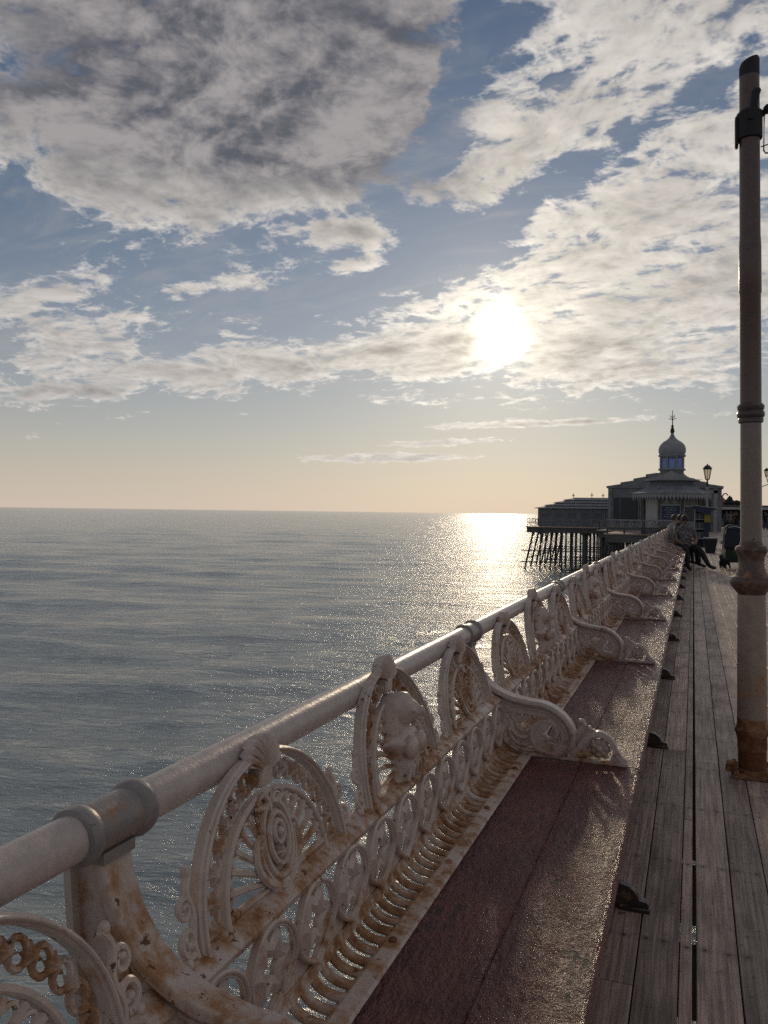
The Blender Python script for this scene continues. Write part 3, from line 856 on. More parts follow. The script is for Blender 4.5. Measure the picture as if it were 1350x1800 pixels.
for i in range(len(BY) - 1):
    L = BY[i + 1] - BY[i]
    t = thing('pier_bench', ORD[i], 'bench', (OX, BY[i], 0), group='cast iron benches along the pier rail')
    t.scale = (1, L / L0, 1)
    rs = 'R' if i == 1 else ''
    link('hand_rail', ME['tube'], t); link('collar', ME['collar'], t)
    link('seat_plank', ME['sb'], t, (0, 0, -.0015)); link('seat_plank', ME['sf'], t)
    link('riser_board', ME['riser'], t); link('cove_strip', ME['cove'], t); link('flange', ME['flange'], t); link('ridge_bar', ME['ridge'], t)
    b = link('arm_bracket', ME['br' + rs], t, label='rust-stained orange scroll arm') if rs else link('arm_bracket', ME['br'], t)
    link('leafwork', ME['lf' + rs], b); link('crest_leaves', ME['cr' + rs], b); link('front_scroll', ME['fs' + rs], b); link('flower', ME['fl' + rs], b)
    link('bench_foot', ME['foot'], t, (0, .0, 0))
    if i < 8:
        for k in range(5): link('bolt', ME['bolt'], t, (lx(-.533), L0 * (k + .5) / 5, .4705))
    if i < 6:
        for k in range(NRIB): link('rib', ME['rib'], t, (0, (k + .5) * L0 / NRIB, 0))
    else: link('rib_row', ME['ribs'], t, kind='stuff')
    for k in range(NARCH):
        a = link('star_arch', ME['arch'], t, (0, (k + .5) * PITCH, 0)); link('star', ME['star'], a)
    for k in range(3):
        yc = L0 * (.5 + (k - 1) * .3265)
        big = k == 1
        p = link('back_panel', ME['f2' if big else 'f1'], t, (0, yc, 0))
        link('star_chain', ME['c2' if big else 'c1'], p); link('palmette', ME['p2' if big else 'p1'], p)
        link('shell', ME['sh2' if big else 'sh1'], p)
        if big: link('bust', ME['bust'], p, label='relief bust with smooth head-dress')
        else: link('rosette', ME['ros'], p)
        for sg in (-1, 1):
            o = link('scroll', ME['scr'], t, (0, yc + sg * .263, 0)); o.scale = (1, sg, 1)
    # support at the far end of the last bay is the next bay's bracket
mb = MB(); mb.ball((0, 0, .013), (.024, .013, .013), 10); mb.ball((.014, .005, .016), (.016, .010, .011), 8); mb.ball((-.014, -.004, .011), (.014, .012, .010), 8)
o = link('food_scrap', mb.mesh('food_scrap', simple('tan_crust', (0.42, 0.24, 0.12), .8, .4, 60)), None, (-.335, 2.796, .478)); o['label'] = 'small tan scrap lying on the base of the second scroll arm'; o['category'] = 'scrap'

# ------------------------------------------------------------------ lamp column in the foreground
def build_column():
    t = thing('lamp_column', 'tall rusty cream iron lamp column standing on the deck at the right edge', 'column', (.292, 4.46, 0)); t.rotation_euler = (0, R(-.9), 0)
    def part(name, prof, m=COLM, seg=28, par=t):
        mb = MB(); mb.lathe(prof, seg); return link(name, mb.mesh(name, m), par)
    RU = make_iron('column_base_rust', .52, (0.085, 0.05, 0.038))
    part('base', [(.078, .0), (.078, .035), (.066, .04), (.066, .13), (.069, .135), (.069, .20), (.080, .215), (.084, .235), (.074, .25), (.071, .262), (.070, .29)], RU)
    mb = MB(); mb.box(-.095, .095, -.095, .095, 0.001, .022, bev=.004); 
    f = link('foot_plate', mb.mesh('foot_plate', RU), t)
    for sx, sy in ((-1, -1), (1, -1), (-1, 1), (1, 1)):
        mb = MB(); mb.lathe([(.016, .022), (.016, .04), (.010, .042), (.010, .052)], 6, (sx * .08, sy * .08)); link('bolt', mb.mesh('bolt', RU), t)
    mb = MB(); mb.box(-.125, -.07, -.055, -.01, .022, .055, bev=.006); mb.box(-.12, -.08, -.06, -.02, .055, .075, bev=.006); link('lug', mb.mesh('lug', RU), t)
    part('lower_shaft', [(.0700, .29), (.0685, .55), (.0660, .91)])
    part('pedestal_ring', [(.060, .905), (.074, .925), (.090, .945), (.100, .962), (.102, .982), (.096, .998), (.078, 1.006), (.072, 1.018), (.064, 1.04), (.060, 1.07), (.062, 1.10), (.074, 1.122), (.078, 1.135), (.072, 1.150), (.056, 1.158), (.0515, 1.175)], make_iron('column_ring_paint', .10, (0.13, 0.085, 0.066)))
    part('middle_shaft', [(.0505, 1.17), (.0500, 1.5), (.0495, 1.775)], make_iron('column_middle_paint', -.06, (0.27, 0.205, 0.17)))
    part('ring_moulding', [(.0495, 1.77), (.058, 1.775), (.060, 1.79), (.056, 1.797), (.063, 1.803), (.066, 1.815), (.063, 1.828), (.057, 1.833), (.063, 1.842), (.064, 1.858), (.055, 1.868), (.0495, 1.872)], make_iron('column_moulding_paint', .0, (0.10, 0.075, 0.066)))
    DK = make_iron('column_upper_paint', -.05, (0.16, 0.10, 0.085))
    part('upper_shaft', [(.0505, 1.87), (.0495, 2.42), (.0530, 2.425), (.0520, 2.66), (.0490, 2.72), (.0470, 3.55)], DK)
    mb = MB(); seg = 28; rings = []
    BK = simple('black_weathered_iron', (0.022, 0.020, 0.021), .7)
    for r, z0, tilt in ((.0475, 3.52, 0), (.0480, 3.585, .018), (.042, 3.602, .016), (.010, 3.606, .004)):
        rings.append([(r * cos(2 * pi * j / seg), r * sin(2 * pi * j / seg), z0 + tilt * cos(2 * pi * j / seg)) for j in range(seg)])
    mb.rings(rings); link('top_cap', mb.mesh('top_cap', BK), t)
    mb = MB(); mb.lathe([(.050, 3.20), (.060, 3.205), (.061, 3.335), (.050, 3.345)], 20); mb.box(-.068, -.052, -.03, .03, 3.175, 3.32, bev=.004)
    mb.tube([(0, -.055, 3.28), (.02, -.058, 3.36), (.03, -.05, 3.42), (.035, -.03, 3.43)], .018, 8)
    c = link('clamp', mb.mesh('clamp', BK), t)
    mb = MB(); mb.tube([(.05, 0, 3.32), (.09, 0, 3.345), (.16, 0, 3.335), (.30, 0, 3.36)], .016, 8); mb.ball((.085, -.01, 3.34), .024, 10); link('side_arm', mb.mesh('side_arm', BK), c)
    mb = MB(); mb.tube([(.066, -.02, 3.31), (.063, -.02, 3.13), (.072, -.02, 3.115), (.13, -.02, 3.118)], .004, 6); mb.tube([(.05, -.02, 3.15), (.13, -.02, 3.17)], .003, 6); link('wire_stay', mb.mesh('wire_stay', BK), c)
build_column()

# ------------------------------------------------------------------ pier head: decks on piles
GREY = simple('grey_slate_paint', (0.20, 0.205, 0.22), .7, .2, 1.2)  # far pier-head tones are lightened in the colour to stand in for haze
PALE = simple('pale_grey_paint', (0.31, 0.30, 0.305), .6, .15, 1.5)
ROOFM = simple('lead_grey_roof', (0.23, 0.23, 0.245), .6, .25, 1.5)
DARKF = simple('dark_timber_fascia', (0.12, 0.11, 0.105), .8, .3, 1.5)
PILEM = simple('tarred_pile', (0.10, 0.095, 0.095), .75, .4, 2.5)  # pile colour lifted as well, painted distance haze
GLASSD = simple('dark_window_glass', (0.05, 0.054, 0.062), .35, .1, 2.0, bstr=0, spec=.25)
WHITE = simple('white_trim_paint', (0.46, 0.43, 0.42), .6, .12, 3)
BLACKM = simple('black_iron', (0.02, 0.02, 0.02), .6)

head = link('pier_head', None, kind='structure')
def part(parent, name, m, fn, smooth=False, **kw):
    mb = MB(); fn(mb); return link(name, mb.mesh(name, m, smooth), parent, **kw)
for nm, (x0, x1, y0, y1) in dict(a=(-5.85, 10.5, 58.2, 70), b=(-7.6, 10.5, 70.02, 84), c=(-16.35, 10.5, 84.02, 126)).items():
    part(head, 'deck_boards', DECKM, lambda mb: mb.box(x0, x1, y0, y1, -.08, .004))
    part(head, 'deck_fascia', DARKF, lambda mb: (mb.box(x0 + .1, x1 - .1, y0 + .1, y1 - .1, -.62, -.081)))
def pile(x, y, dx=0.0, dy=0.0, r=.12, top=-.6):
    def f(mb):
        mb.tube([(x, y, top), (x + dx * .5, y + dy * .5, (top + SEA_Z - 1) / 2), (x + dx, y + dy, SEA_Z - 1.2)], r, 8, up=(0, 1, 0))
        mb.lathe([(r * 1.3, top - .02), (r * 1.7, top - .12), (r * 1.0, top - .3)], 8, (x, y))
    part(head, 'pile', PILEM, f, True)
for y in (85.2, 88.4, 91.6, 95, 98.6, 102.4, 106.4): pile(-15.75, y, -1.1, 0, .10)
for y in (85.0, 88.0, 91.5, 95.5, 100):
    for k in range(8): pile(-14.9 + k * 1.08, y, -.12 if k < 2 else 0, 0, .085)
for k in range(6): pile(-7.2 + 1.25 * k, 70.8, 0, 0, .13); 
for k in range(5): pile(-5.5 + 1.25 * k, 59.0, 0, 0, .13)
for k in range(4): pile(-7.0, 73 + 3 * k, -.5, 0, .12); pile(-5.4, 61 + 2.6 * k, -.4, 0, .12)
for x, y in ((-10.3, 84.6), (-7.5, 84.7), (-7.3, 80)): pile(x, y, 0, 0, .27)
def brace(a, b, r=.035): part(head, 'brace', PILEM, lambda mb: mb.tube([a, b], r, 6))
for y in (85.0, 90.5, 97):
    for z in (-2.55, -3.75): brace((-17.0 if y == 85 else -15.3, y + .14, z), (-6.4, y + .14, z + .05), .055)
for k in range(6):
    x = -15.4 + k * 1.35
    brace((x, 84.8, -.8), (x + 1.35, 84.8, -2.5), .018); brace((x + 1.35, 84.75, -.8), (x, 84.75, -2.5), .018)
    brace((x, 90.3, -2.6), (x + 1.35, 90.3, -3.9), .02)
for k, y in enumerate((85.2, 88.4, 91.6, 95, 98.6)):
    y2 = (88.4, 91.6, 95, 98.6, 102.4)[k]
    brace((-15.85, y, -.9), (-16.5, y2, -3.6), .018); brace((-16.45, y, -3.5), (-15.85, y2, -.9), .018); brace((-16.45, y, -3.35), (-16.45, y2, -3.35), .05)
for z in (-2.3, -3.5): brace((-7.4, 70.95, z), (-.8, 70.95, z), .055); brace((-5.7, 59.15, z), (-.8, 59.15, z), .055)

# sloping knee brackets and bent corner railing of the head
def railing(label, pts, h=.80, gap=.8):
    t = thing('railing', label, 'railing', (pts[0][0], pts[0][1], 0), group='white railings round the pier head')
    o = np.array([pts[0][0], pts[0][1], 0])
    for a, b in zip(pts[:-1], pts[1:]):
        a3, b3 = np.array([*a, 0.]) - o, np.array([*b, 0.]) - o; n = max(2, int(np.linalg.norm(b3 - a3) / gap))
        for z, r in ((h, .03), (h * .5, .018)):
            part(t, 'rail_bar', GREY, lambda mb: mb.tube([a3 + (0, 0, z), b3 + (0, 0, z)], r, 6))
        for k in range(n + 1):
            p = a3 + (b3 - a3) * k / n
            part(t, 'baluster', GREY, lambda mb: mb.tube([p + (0, 0, .0), p + (0, 0, h)], .028, 6, up=(0, 1, 0)))
railing('white railing round the far left corner of the pier head', [(-8.0, 84.3), (-16.2, 84.3), (-16.2, 96.0)])
railing('short white railing above the dark fascia below the theatre windows', [(-5.7, 70.4), (-7.4, 70.4), (-7.4, 83.5)])

# benches on the near edge of the pier head, seen edge on
def far_bench(x0, x1, y, label):
    t = thing('far_bench', label, 'bench', (x0, y, 0), group='dark benches on the near edge of the pier head'); w = x1 - x0
    part(t, 'top_rail', PALE, lambda mb: mb.tube([(0, 0, .95), (w, 0, .95)], .045, 8))
    part(t, 'back_plate', DARKF, lambda mb: mb.box(0, w, .02, .06, .30, .40))
    part(t, 'seat', DARKF, lambda mb: mb.box(0, w, .06, .5, .40, .45))
    n = int(w / .3)
    for k in range(n):
        c = (k + .5) * w / n
        part(t, 'fret_loop', PALE if k % 2 else GREY, lambda mb: (mb.tube([(c + .12 * cos(a), 0, .70 + .22 * sin(a)) for a in np.linspace(0, 2 * pi, 13)[:-1]], .024, 6, up=(0, 1, 0), closed=True), mb.tube([(c, 0, .46), (c, 0, .93)], .018, 6, up=(0, 1, 0))), True)
    for c in (.04, w / 2, w - .04): part(t, 'leg', DARKF, lambda mb: mb.box(c - .04, c + .04, .0, .5, .0, .40))
far_bench(-5.7, -3.3, 58.5, 'left of the two lacy benches on the dark deck edge below the kiosk')
far_bench(-3.25, -.85, 58.5, 'right of the two lacy benches on the dark deck edge, behind the seated people')

# ------------------------------------------------------------------ low pavilion
SHUT = simple('grey_shutter', (0.13, 0.135, 0.145), .5, .2, 2)
def build_pavilion():
    X0, X1, Y0, Y1 = -15.7, -7.4, 87.5, 104
    t = thing('pavilion', 'long low grey pavilion with stepped louvred roof on piles over the sea', 'pavilion', (X0, Y0, 0)); W_, D_ = X1 - X0, Y1 - Y0
    part(t, 'wall', GREY, lambda mb: mb.box(0, W_, 0, D_, 0, 1.92))
    for k in range(7):
        x = .12 + k * 1.36
        part(t, 'pilaster', ROOFM, lambda mb: mb.box(x, x + .12, -.06, .0, .02, 1.88))
        if k < 6:
            w = part(t, 'window', SHUT, lambda mb: mb.box(x + .35, x + 1.2, -.02, .02, .75, 1.45))
            part(w, 'frame', ROOFM, lambda mb: (mb.box(x + .29, x + .35, -.05, .01, .69, 1.51), mb.box(x + 1.2, x + 1.26, -.05, .01, .69, 1.51), mb.box(x + .35, x + 1.2, -.05, .01, 1.45, 1.51), mb.box(x + .35, x + 1.2, -.05, .01, .69, .75)))
    part(t, 'sill_band', ROOFM, lambda mb: mb.box(-.04, W_ + .04, -.05, -.001, .55, .65))
    z = 1.92; ins = -.35
    for k in range(4):
        r1 = ins; r2 = ins + 1.0; h = .24
        part(t, 'roof_tier', ROOFM, lambda mb: mb.rings([[(a, c_, zz) for a, c_ in ((q, q), (W_ - q * .2, q), (W_ - q * .2, D_ - q), (q, D_ - q))] for q, zz in ((r1, z), (r1, z + .05), (r2, z + h), (r2, z + h + .001))]))
        part(t, 'louvre', WHITE, lambda mb: mb.box(r2 + .05, W_, r2 + .05, D_ - r2, z + h + .002, z + h + .07))
        z += h + .07; ins = r2 - .12
    for x, h in ((3.2, .42), (5.2, .5), (6.4, .42), (7.0, .9), (7.6, .3), (8.8, .55)):
        f = part(t, 'finial', BLACKM, lambda mb: (mb.tube([(x, 4, z - .02), (x, 4, z + h)], .035, 6, up=(0, 1, 0)), mb.ball((x, 4, z + h), .06, 8), mb.tube([(x - .16, 4, z + h * .62), (x, 4, z + h * .5), (x + .16, 4, z + h * .62)], .035, 6, up=(0, 1, 0))) if h < .8 else mb.tube([(x, 4, z - .02), (x, 4, z + h)], .025, 6, up=(0, 1, 0)), True)
build_pavilion()

# ------------------------------------------------------------------ theatre behind the kiosk
def build_theatre():
    X0, X1, Y0, Y1 = -6.9, 2.15, 72, 98; W_, D_ = X1 - X0, Y1 - Y0
    t = thing('theatre', 'big dark grey theatre hall with stepped shallow roof behind the kiosk', 'building', (X0, Y0, 0))
    part(t, 'wall', GREY, lambda mb: mb.box(0, W_, 0, D_, 0, 3.62))
    part(t, 'cornice', ROOFM, lambda mb: mb.box(-.14, W_ + .14, -.14, D_, 3.621, 3.76))
    steps = [(0.0, 3.762, 3.78), (1.15, 3.98, 4.10), (2.2, 4.28, 4.42), (3.2, 4.62, 4.78), (3.9, 4.9, 5.0)]
    for i, (ins, z0, z1) in enumerate(steps[:-1]):
        nx = steps[i + 1]
        part(t, 'roof_step', ROOFM, lambda mb: mb.rings([[(ins - .12, y, z0 - .02), (W_ - ins + .12, y, z0 - .02), (W_ - ins + .12, y, z1), (W_ - nx[0], y, nx[1]), (nx[0], y, nx[1]), (ins - .12, y, z1)] for y in (-.15 + .02 * i, D_)]))
    for x0, x1 in ((.45, .95), (1.05, 2.5), (2.75, 3.2)):
        w = part(t, 'window', GLASSD, lambda mb: mb.box(x0, x1, -.03, .01, .6, 2.8))
        part(w, 'frame', ROOFM, lambda mb: (mb.box(x0 - .07, x0, -.08, 0.0, .5, 2.9), mb.box(x1, x1 + .07, -.08, 0.0, .5, 2.9), mb.box(x0, x1, -.08, 0.0, 2.8, 2.9), mb.box(x0, x1, -.08, 0.0, .5, .6)))
    for x in (.02, W_ - .62): part(t, 'pilaster', PALE if x > 1 else ROOFM, lambda mb: mb.box(x, x + .30, -.1, -.001, 0, 3.6))
    part(t, 'doorway', GLASSD, lambda mb: mb.box(W_ - 2.2, W_ - .8, -.03, .01, 0, 3.0))
    part(t, 'fascia_board', PALE, lambda mb: mb.box(W_ - 2.5, W_ - .32, -.10, -.001, 3.2, 3.45))
    part(t, 'roof_hook', BLACKM, lambda mb: mb.tube([(W_ + .02, -.05, 2.9), (W_ + .15, -.05, 3.15), (W_ + .35, -.05, 3.18), (W_ + .46, -.05, 3.02)], .05, 6, up=(0, 1, 0)), True)
build_theatre()

# ------------------------------------------------------------------ octagonal kiosk with onion-dome lantern
def octo(r, z, c=(0, 0)): return [(c[0] + r * cos(pi / 4 * j + pi / 8), c[1] + r * sin(pi / 4 * j + pi / 8), z) for j in range(8)]
def build_kiosk():
    t = thing('kiosk', 'octagonal pier kiosk with scalloped canopy and onion-domed lantern', 'kiosk', (-1.47, 60.9, 0))
    part(t, 'wall', GREY, lambda mb: mb.rings([octo(1.92, z) for z in (0, 2.7)]))
    for j in range(8):
        a = pi / 4 * j + pi / 8
        part(t, 'post', DARKF, lambda mb: mb.lathe([(.09, 0), (.09, 2.72)], 8, (2.0 * cos(a), 2.0 * sin(a))))
    fr = 1.92 * cos(pi / 8); hw = 1.92 * sin(pi / 8)
    def panel(face, name, m, u0, u1, z0, z1, d, par=t, **kw):
        a = -pi / 2 + face * pi / 4; n = np.array([cos(a), sin(a)]); s = np.array([-sin(a), cos(a)])
        def f(mb):
            def q(u, dd, z): p = n * (fr + dd) + s * u; return (p[0], p[1], z)
            mb.rings([[q(u0, .004, z), q(u1, .004, z), q(u1, d, z), q(u0, d, z)] for z in (z0, z1)])
        return part(par, name, m, f, **kw)
    panel(-1, 'panel', WHITE, -.56, .60, .25, 2.5, .05, label='plain pale wall panel')
    def framed(face, u0, u1, z0, z1, m, name, d=.03):
        p = panel(face, name, m, u0, u1, z0, z1, d)
        for a_, b_, c_, e_ in ((u0 - .06, u0, z0 - .06, z1 + .06), (u1, u1 + .06, z0 - .06, z1 + .06), (u0, u1, z1, z1 + .06), (u0, u1, z0 - .06, z0)):
            panel(face, 'frame', PALE, a_, b_, c_, e_, .06, p)
        return p
    BLUE = simple('blue_poster', (0.032, 0.045, 0.095), .6, .15, 3)
    POST = simple('faded_poster', (0.20, 0.18, 0.17), .7, .4, 6)
    s = framed(0, -.60, .60, 1.02, 1.98, BLUE, 'poster'); s['label'] = 'dark blue poster with pale writing'
    INK = simple('pale_ink', (0.42, 0.44, 0.52), .7, .2, 8, bstr=0)
    # the poster's lines of pale script, too far away to be read in the photograph
    rr = random.Random(3); a = -pi / 2
    for k, (z, w0, w1) in enumerate(((1.84, -.34, .30), (1.69, -.42, .36), (1.54, -.26, .22), (1.38, -.40, .34), (1.22, -.46, -.05))):
        def f(mb):
            u = w0
            while u < w1:
                w = rr.uniform(.05, .13); pts = []
                for i in range(9): pts.append((u + w * i / 8, -fr - .036, z + .034 * sin(i * 2.1 + k) * (1 if i % 3 else 1.5)))
                mb.tube(pts, .009, 5, up=(0, 1, 0)); u += w + rr.uniform(.02, .05)
        part(s, 'writing', INK, f)
    p2 = framed(0, -.60, .60, 2.10, 2.52, POST, 'picture_panel')
    for u, w in ((-.28, .22), (.26, .26)): panel(0, 'picture', PALE, u - w / 2, u + w / 2, 2.16, 2.44, .036, p2)
    framed(1, -.56, .58, 2.05, 2.5, POST, 'picture_panel'); framed(1, -.56, .58, .9, 1.92, GLASSD, 'window')
    framed(-2, -.5, .5, .9, 2.4, GLASSD, 'window'); framed(2, -.5, .5, .9, 2.4, GLASSD, 'window')
    part(t, 'canopy', ROOFM, lambda mb: mb.rings([octo(r, z) for r, z in ((1.9, 2.70), (2.86, 2.80), (2.88, 2.85), (2.40, 2.98), (1.95, 3.22), (1.62, 3.55), (1.5, 3.74))]))
    part(t, 'upper_roof', ROOFM, lambda mb: mb.rings([octo(r, z) for r, z in ((1.52, 3.70), (2.02, 3.735), (2.03, 3.78), (1.5, 3.88), (1.1, 4.08), (.84, 4.3))]))
    # scalloped valance: pointed drops along each of the eight eaves
    for j in range(8):
        A, B = np.array(octo(2.84, 0)[j]), np.array(octo(2.84, 0)[(j + 1) % 8])
        n = 9
        def f(mb):
            for k in range(n):
                p, q = A + (B - A) * k / n, A + (B - A) * (k + .90) / n; m_ = (p + q) / 2; inn = -m_ / np.linalg.norm(m_) * .02
                pts = [(p, 2.80), (p, 2.60), (p * .7 + q * .3, 2.50), (m_, 2.36), (p * .3 + q * .7, 2.50), (q, 2.60), (q, 2.80)]
                mb.rings([[(v[0] + o_[0], v[1] + o_[1], z) for v, z in pts] for o_ in ((0, 0), (inn[0], inn[1]))])
        part(t, 'valance', PALE, f, kind='stuff')
    def gab(mb):
        base = 3.79; N = 12; L_ = [(-2.0 + 4.0 * i / N) for i in range(N + 1)]
        prof_ = [(u, base + .64 * (1 - abs(u) / 2.0) ** 2.1) for u in L_]
        mb.rings([[(u, y, z) for u, z in [(-2.0, base - .02)] + prof_ + [(2.0, base - .02)]] for y in (-1.86, -1.78)])
        mb.rings([[(u, y, z - .015) for u, z in prof_[3:-3]] + [(.6, y, base + .02), (-.6, y, base + .02)] for y in (-1.78, -.4)])
    part(t, 'gablet', PALE, gab)
    l = part(t, 'lantern', PALE, lambda mb: (mb.rings([octo(r, z) for r, z in ((.84, 4.48), (.86, 4.50), (.98, 4.52), (1.0, 4.58), (.90, 4.64), (.86, 4.64))]), mb.rings([octo(r, z) for r, z in ((.86, 5.42), (.9, 5.48), (1.0, 5.52), (1.0, 5.57), (.86, 5.62))])))
    part(t, 'pedestal', GREY, lambda mb: mb.rings([octo(r, z) for r, z in ((.86, 3.9), (.86, 4.485))]))
    for j in range(8):
        a = pi / 4 * j + pi / 8
        part(l, 'mullion', PALE, lambda mb: mb.lathe([(.085, 4.64), (.085, 5.42)], 6, (.80 * cos(a), .80 * sin(a))))
    mg, ntg, bg_ = mat('blue_lantern_glass'); 
    bg_.inputs['Base Color'].default_value = (0.36, 0.44, 0.72, 1); bg_.inputs['Roughness'].default_value = .2; bg_.inputs['Transmission Weight'].default_value = .75; bg_.inputs['IOR'].default_value = 1.05
    for j in range(8):
        A, B = np.array(octo(.80, 0)[j]), np.array(octo(.80, 0)[(j + 1) % 8])
        part(l, 'pane', mg, lambda mb: mb.rings([[tuple(A * .97 + B * .03 + (0, 0, z)), tuple(B * .97 + A * .03 + (0, 0, z)), tuple(B * .95 + A * .03 + (0, 0, z)), tuple(A * .95 + B * .03 + (0, 0, z))] for z in (4.64, 5.42)]))
    part(t, 'dome', PALE, lambda mb: mb.lathe([tuple(q) for q in catmull([(.84, 5.62), (.905, 5.78), (.925, 5.95), (.895, 6.15), (.80, 6.35), (.63, 6.52), (.42, 6.66), (.26, 6.80), (.155, 6.96), (.10, 7.12), (.085, 7.22)], 4)], 32), True)
    part(t, 'finial', BLACKM, lambda mb: (mb.lathe([(.09, 7.18), (.17, 7.24), (.14, 7.32), (.12, 7.42), (.14, 7.48), (.07, 7.52), (.06, 7.55), (.10, 7.62), (.08, 7.70), (.035, 7.76), (.028, 8.25), (.02, 8.72), (.03, 8.75), (.01, 8.80)], 12),
        mb.tube([(.14 * cos(a), 0, 8.42 + .14 * sin(a)) for a in np.linspace(pi * .98, 2 * pi * 1.01, 12)], .026, 6, up=(0, 1, 0)),
        [mb.tube([(0, 0, 8.06), (s_ * .08, 0, 8.20), (s_ * .15, 0, 8.12)], .02, 6, up=(0, 1, 0)) for s_ in (-1, 1)],
        [mb.tube([(0, 0, 8.16), (s_ * .22, 0, 8.20)], .014, 6, up=(0, 1, 0)) for s_ in (-1, 1)], [mb.ball((s_ * .23, 0, 8.20), .035, 8) for s_ in (-1, 1)]), True)
build_kiosk()

# ------------------------------------------------------------------ lamps
mlg, _, bl_ = mat('lamp_glass'); bl_.inputs['Base Color'].default_value = (0.85, 0.78, 0.62, 1); bl_.inputs['Roughness'].default_value = .3; bl_.inputs['Transmission Weight'].default_value = .7; bl_.inputs['IOR'].default_value = 1.02
LAMPM = simple('lamp_black_brown', (0.035, 0.03, 0.026), .5)
def lantern(t, c, s=1.0):
    x, y, z = c
    L_ = part(t, 'lantern', LAMPM, lambda mb: (mb.lathe([(.02 * s, z - .02 * s), (.12 * s, z), (.13 * s, z + .04 * s)], 8, (x, y)),
        mb.lathe([(.25 * s, z + .62 * s), (.27 * s, z + .65 * s), (.22 * s, z + .74 * s), (.13 * s, z + .84 * s), (.04 * s, z + .88 * s), (.03 * s, z + .95 * s)], 8, (x, y))), True)
    part(L_, 'glass', mlg, lambda mb: mb.lathe([(.115 * s, z + .04 * s), (.215 * s, z + .62 * s)], 8, (x, y)))
    for j in range(8):
        a = pi / 4 * j
        part(L_, 'glazing_bar', LAMPM, lambda mb: mb.tube([(x + .12 * s * cos(a), y + .12 * s * sin(a), z + .03 * s), (x + .225 * s * cos(a), y + .225 * s * sin(a), z + .63 * s)], .013 * s, 5))
t = thing('street_lamp', 'slender lamp post with tapered glass lantern in front of the kiosk', 'lamp', (.75, 52, 0))
lantern(t, (0, 0, 3.48), 1.0)
part(t, 'post', PALE, lambda mb: mb.lathe([(.16, 0), (.16, .25), (.11, .3), (.10, 1.0), (.075, 1.05), (.065, 2.9), (.09, 2.93), (.09, 3.0), (.05, 3.05)], 12), True)
part(t, 'neck', LAMPM, lambda mb: mb.lathe([(.05, 3.0), (.05, 3.12), (.09, 3.18), (.05, 3.25), (.045, 3.44), (.07, 3.48)], 12), True)
t = thing('street_lamp', 'scroll-armed lamp post with small lantern at the right edge', 'lamp', (5.35, 60, 0))
part(t, 'post', LAMPM, lambda mb: mb.lathe([(.14, 0), (.14, .4), (.08, .5), (.06, 4.2), (.09, 4.25), (.02, 4.5)], 10), True)
for sg in (-1, 1):
    lantern(t, (sg * .78, 0, 3.98), .68)
    part(t, 'arm', LAMPM, lambda mb: (mb.tube([(0, 0, 3.0), (sg * .35, 0, 3.12), (sg * .62, 0, 3.4), (sg * .78, 0, 3.95)], .03, 6, up=(0, 1, 0)), mb.tube([(0, 0, 3.55), (sg * .4, 0, 3.6), (sg * 1.05, 0, 3.35)], .025, 6, up=(0, 1, 0))), True)

# ------------------------------------------------------------------ fairground canopy, red tent roof, ornaments
RED = simple('red_canvas', (0.22, 0.035, 0.022), .7, .25, 1.5)
t = thing('fairground_canopy', 'long dark stall canopy with white edge behind the standing people', 'canopy', (2.4, 106, 0))
part(t, 'roof_slab', DARKF, lambda mb: mb.box(0, 9.5, 0, 6, 2.42, 2.66)); part(t, 'white_fascia', WHITE, lambda mb: mb.box(-.06, 9.56, -.12, -.002, 2.14, 2.42))
part(t, 'back_wall', simple('dark_stall_red', (0.06, 0.02, 0.018), .8), lambda mb: mb.box(0.05, 9.45, 5.2, 5.4, 0, 2.41))
for x in (.2, 3.2, 6.3, 9.3): part(t, 'post', PALE, lambda mb: mb.lathe([(.07, 0), (.07, 2.41)], 8, (x, .3)))
for x in (.8, 2.6, 4.6, 6.8): part(t, 'counter', GREY, lambda mb: mb.box(x, x + 1.5, 2.5, 3.2, 0, 1.0))
t = thing('red_tent', 'dark red peaked tent roof rising beside the theatre wall', 'tent', (2.5, 116, 0))
part(t, 'roof', RED, lambda mb: mb.lathe([(2.9, 2.3), (2.1, 2.85), (1.2, 3.75), (.5, 4.8), (.06, 5.5)], 16)); part(t, 'drum', RED, lambda mb: mb.lathe([(2.7, 0), (2.7, 2.31)], 16))
def ornament(label, x, y, balls, base):
    t = thing('ornament', label, 'ornament', (x, y, base), group='dark carved ornaments along the canopy roof')
    part(t, 'figure', BLACKM, lambda mb: [mb.ball((a, 0, c), (r, .25, r2), 10) for a, c, r, r2 in balls], True)
    part(t, 'plinth', BLACKM, lambda mb: mb.box(-.55, .55, -.3, .3, 0, .12))
ornament('tall humped dark ornament with a knob on the canopy roof', 4.05, 106.5, [(0, .45, .5, .42), (.05, .8, .3, .3), (.02, 1.08, .09, .14), (-.42, .3, .3, .3), (.5, .3, .35, .3)], 2.661)
ornament('low dark ornament with a raised tail on the canopy roof', 5.15, 106.5, [(0, .28, .5, .3), (-.3, .4, .25, .25), (.36, .5, .12, .12), (.46, .6, .11, .11), (.55, .68, .1, .1)], 2.661)
ornament('dark ornament on the canopy roof cut off by the lamp column', 6.3, 106.5, [(0, .3, .5, .32), (.3, .42, .3, .3)], 2.661)

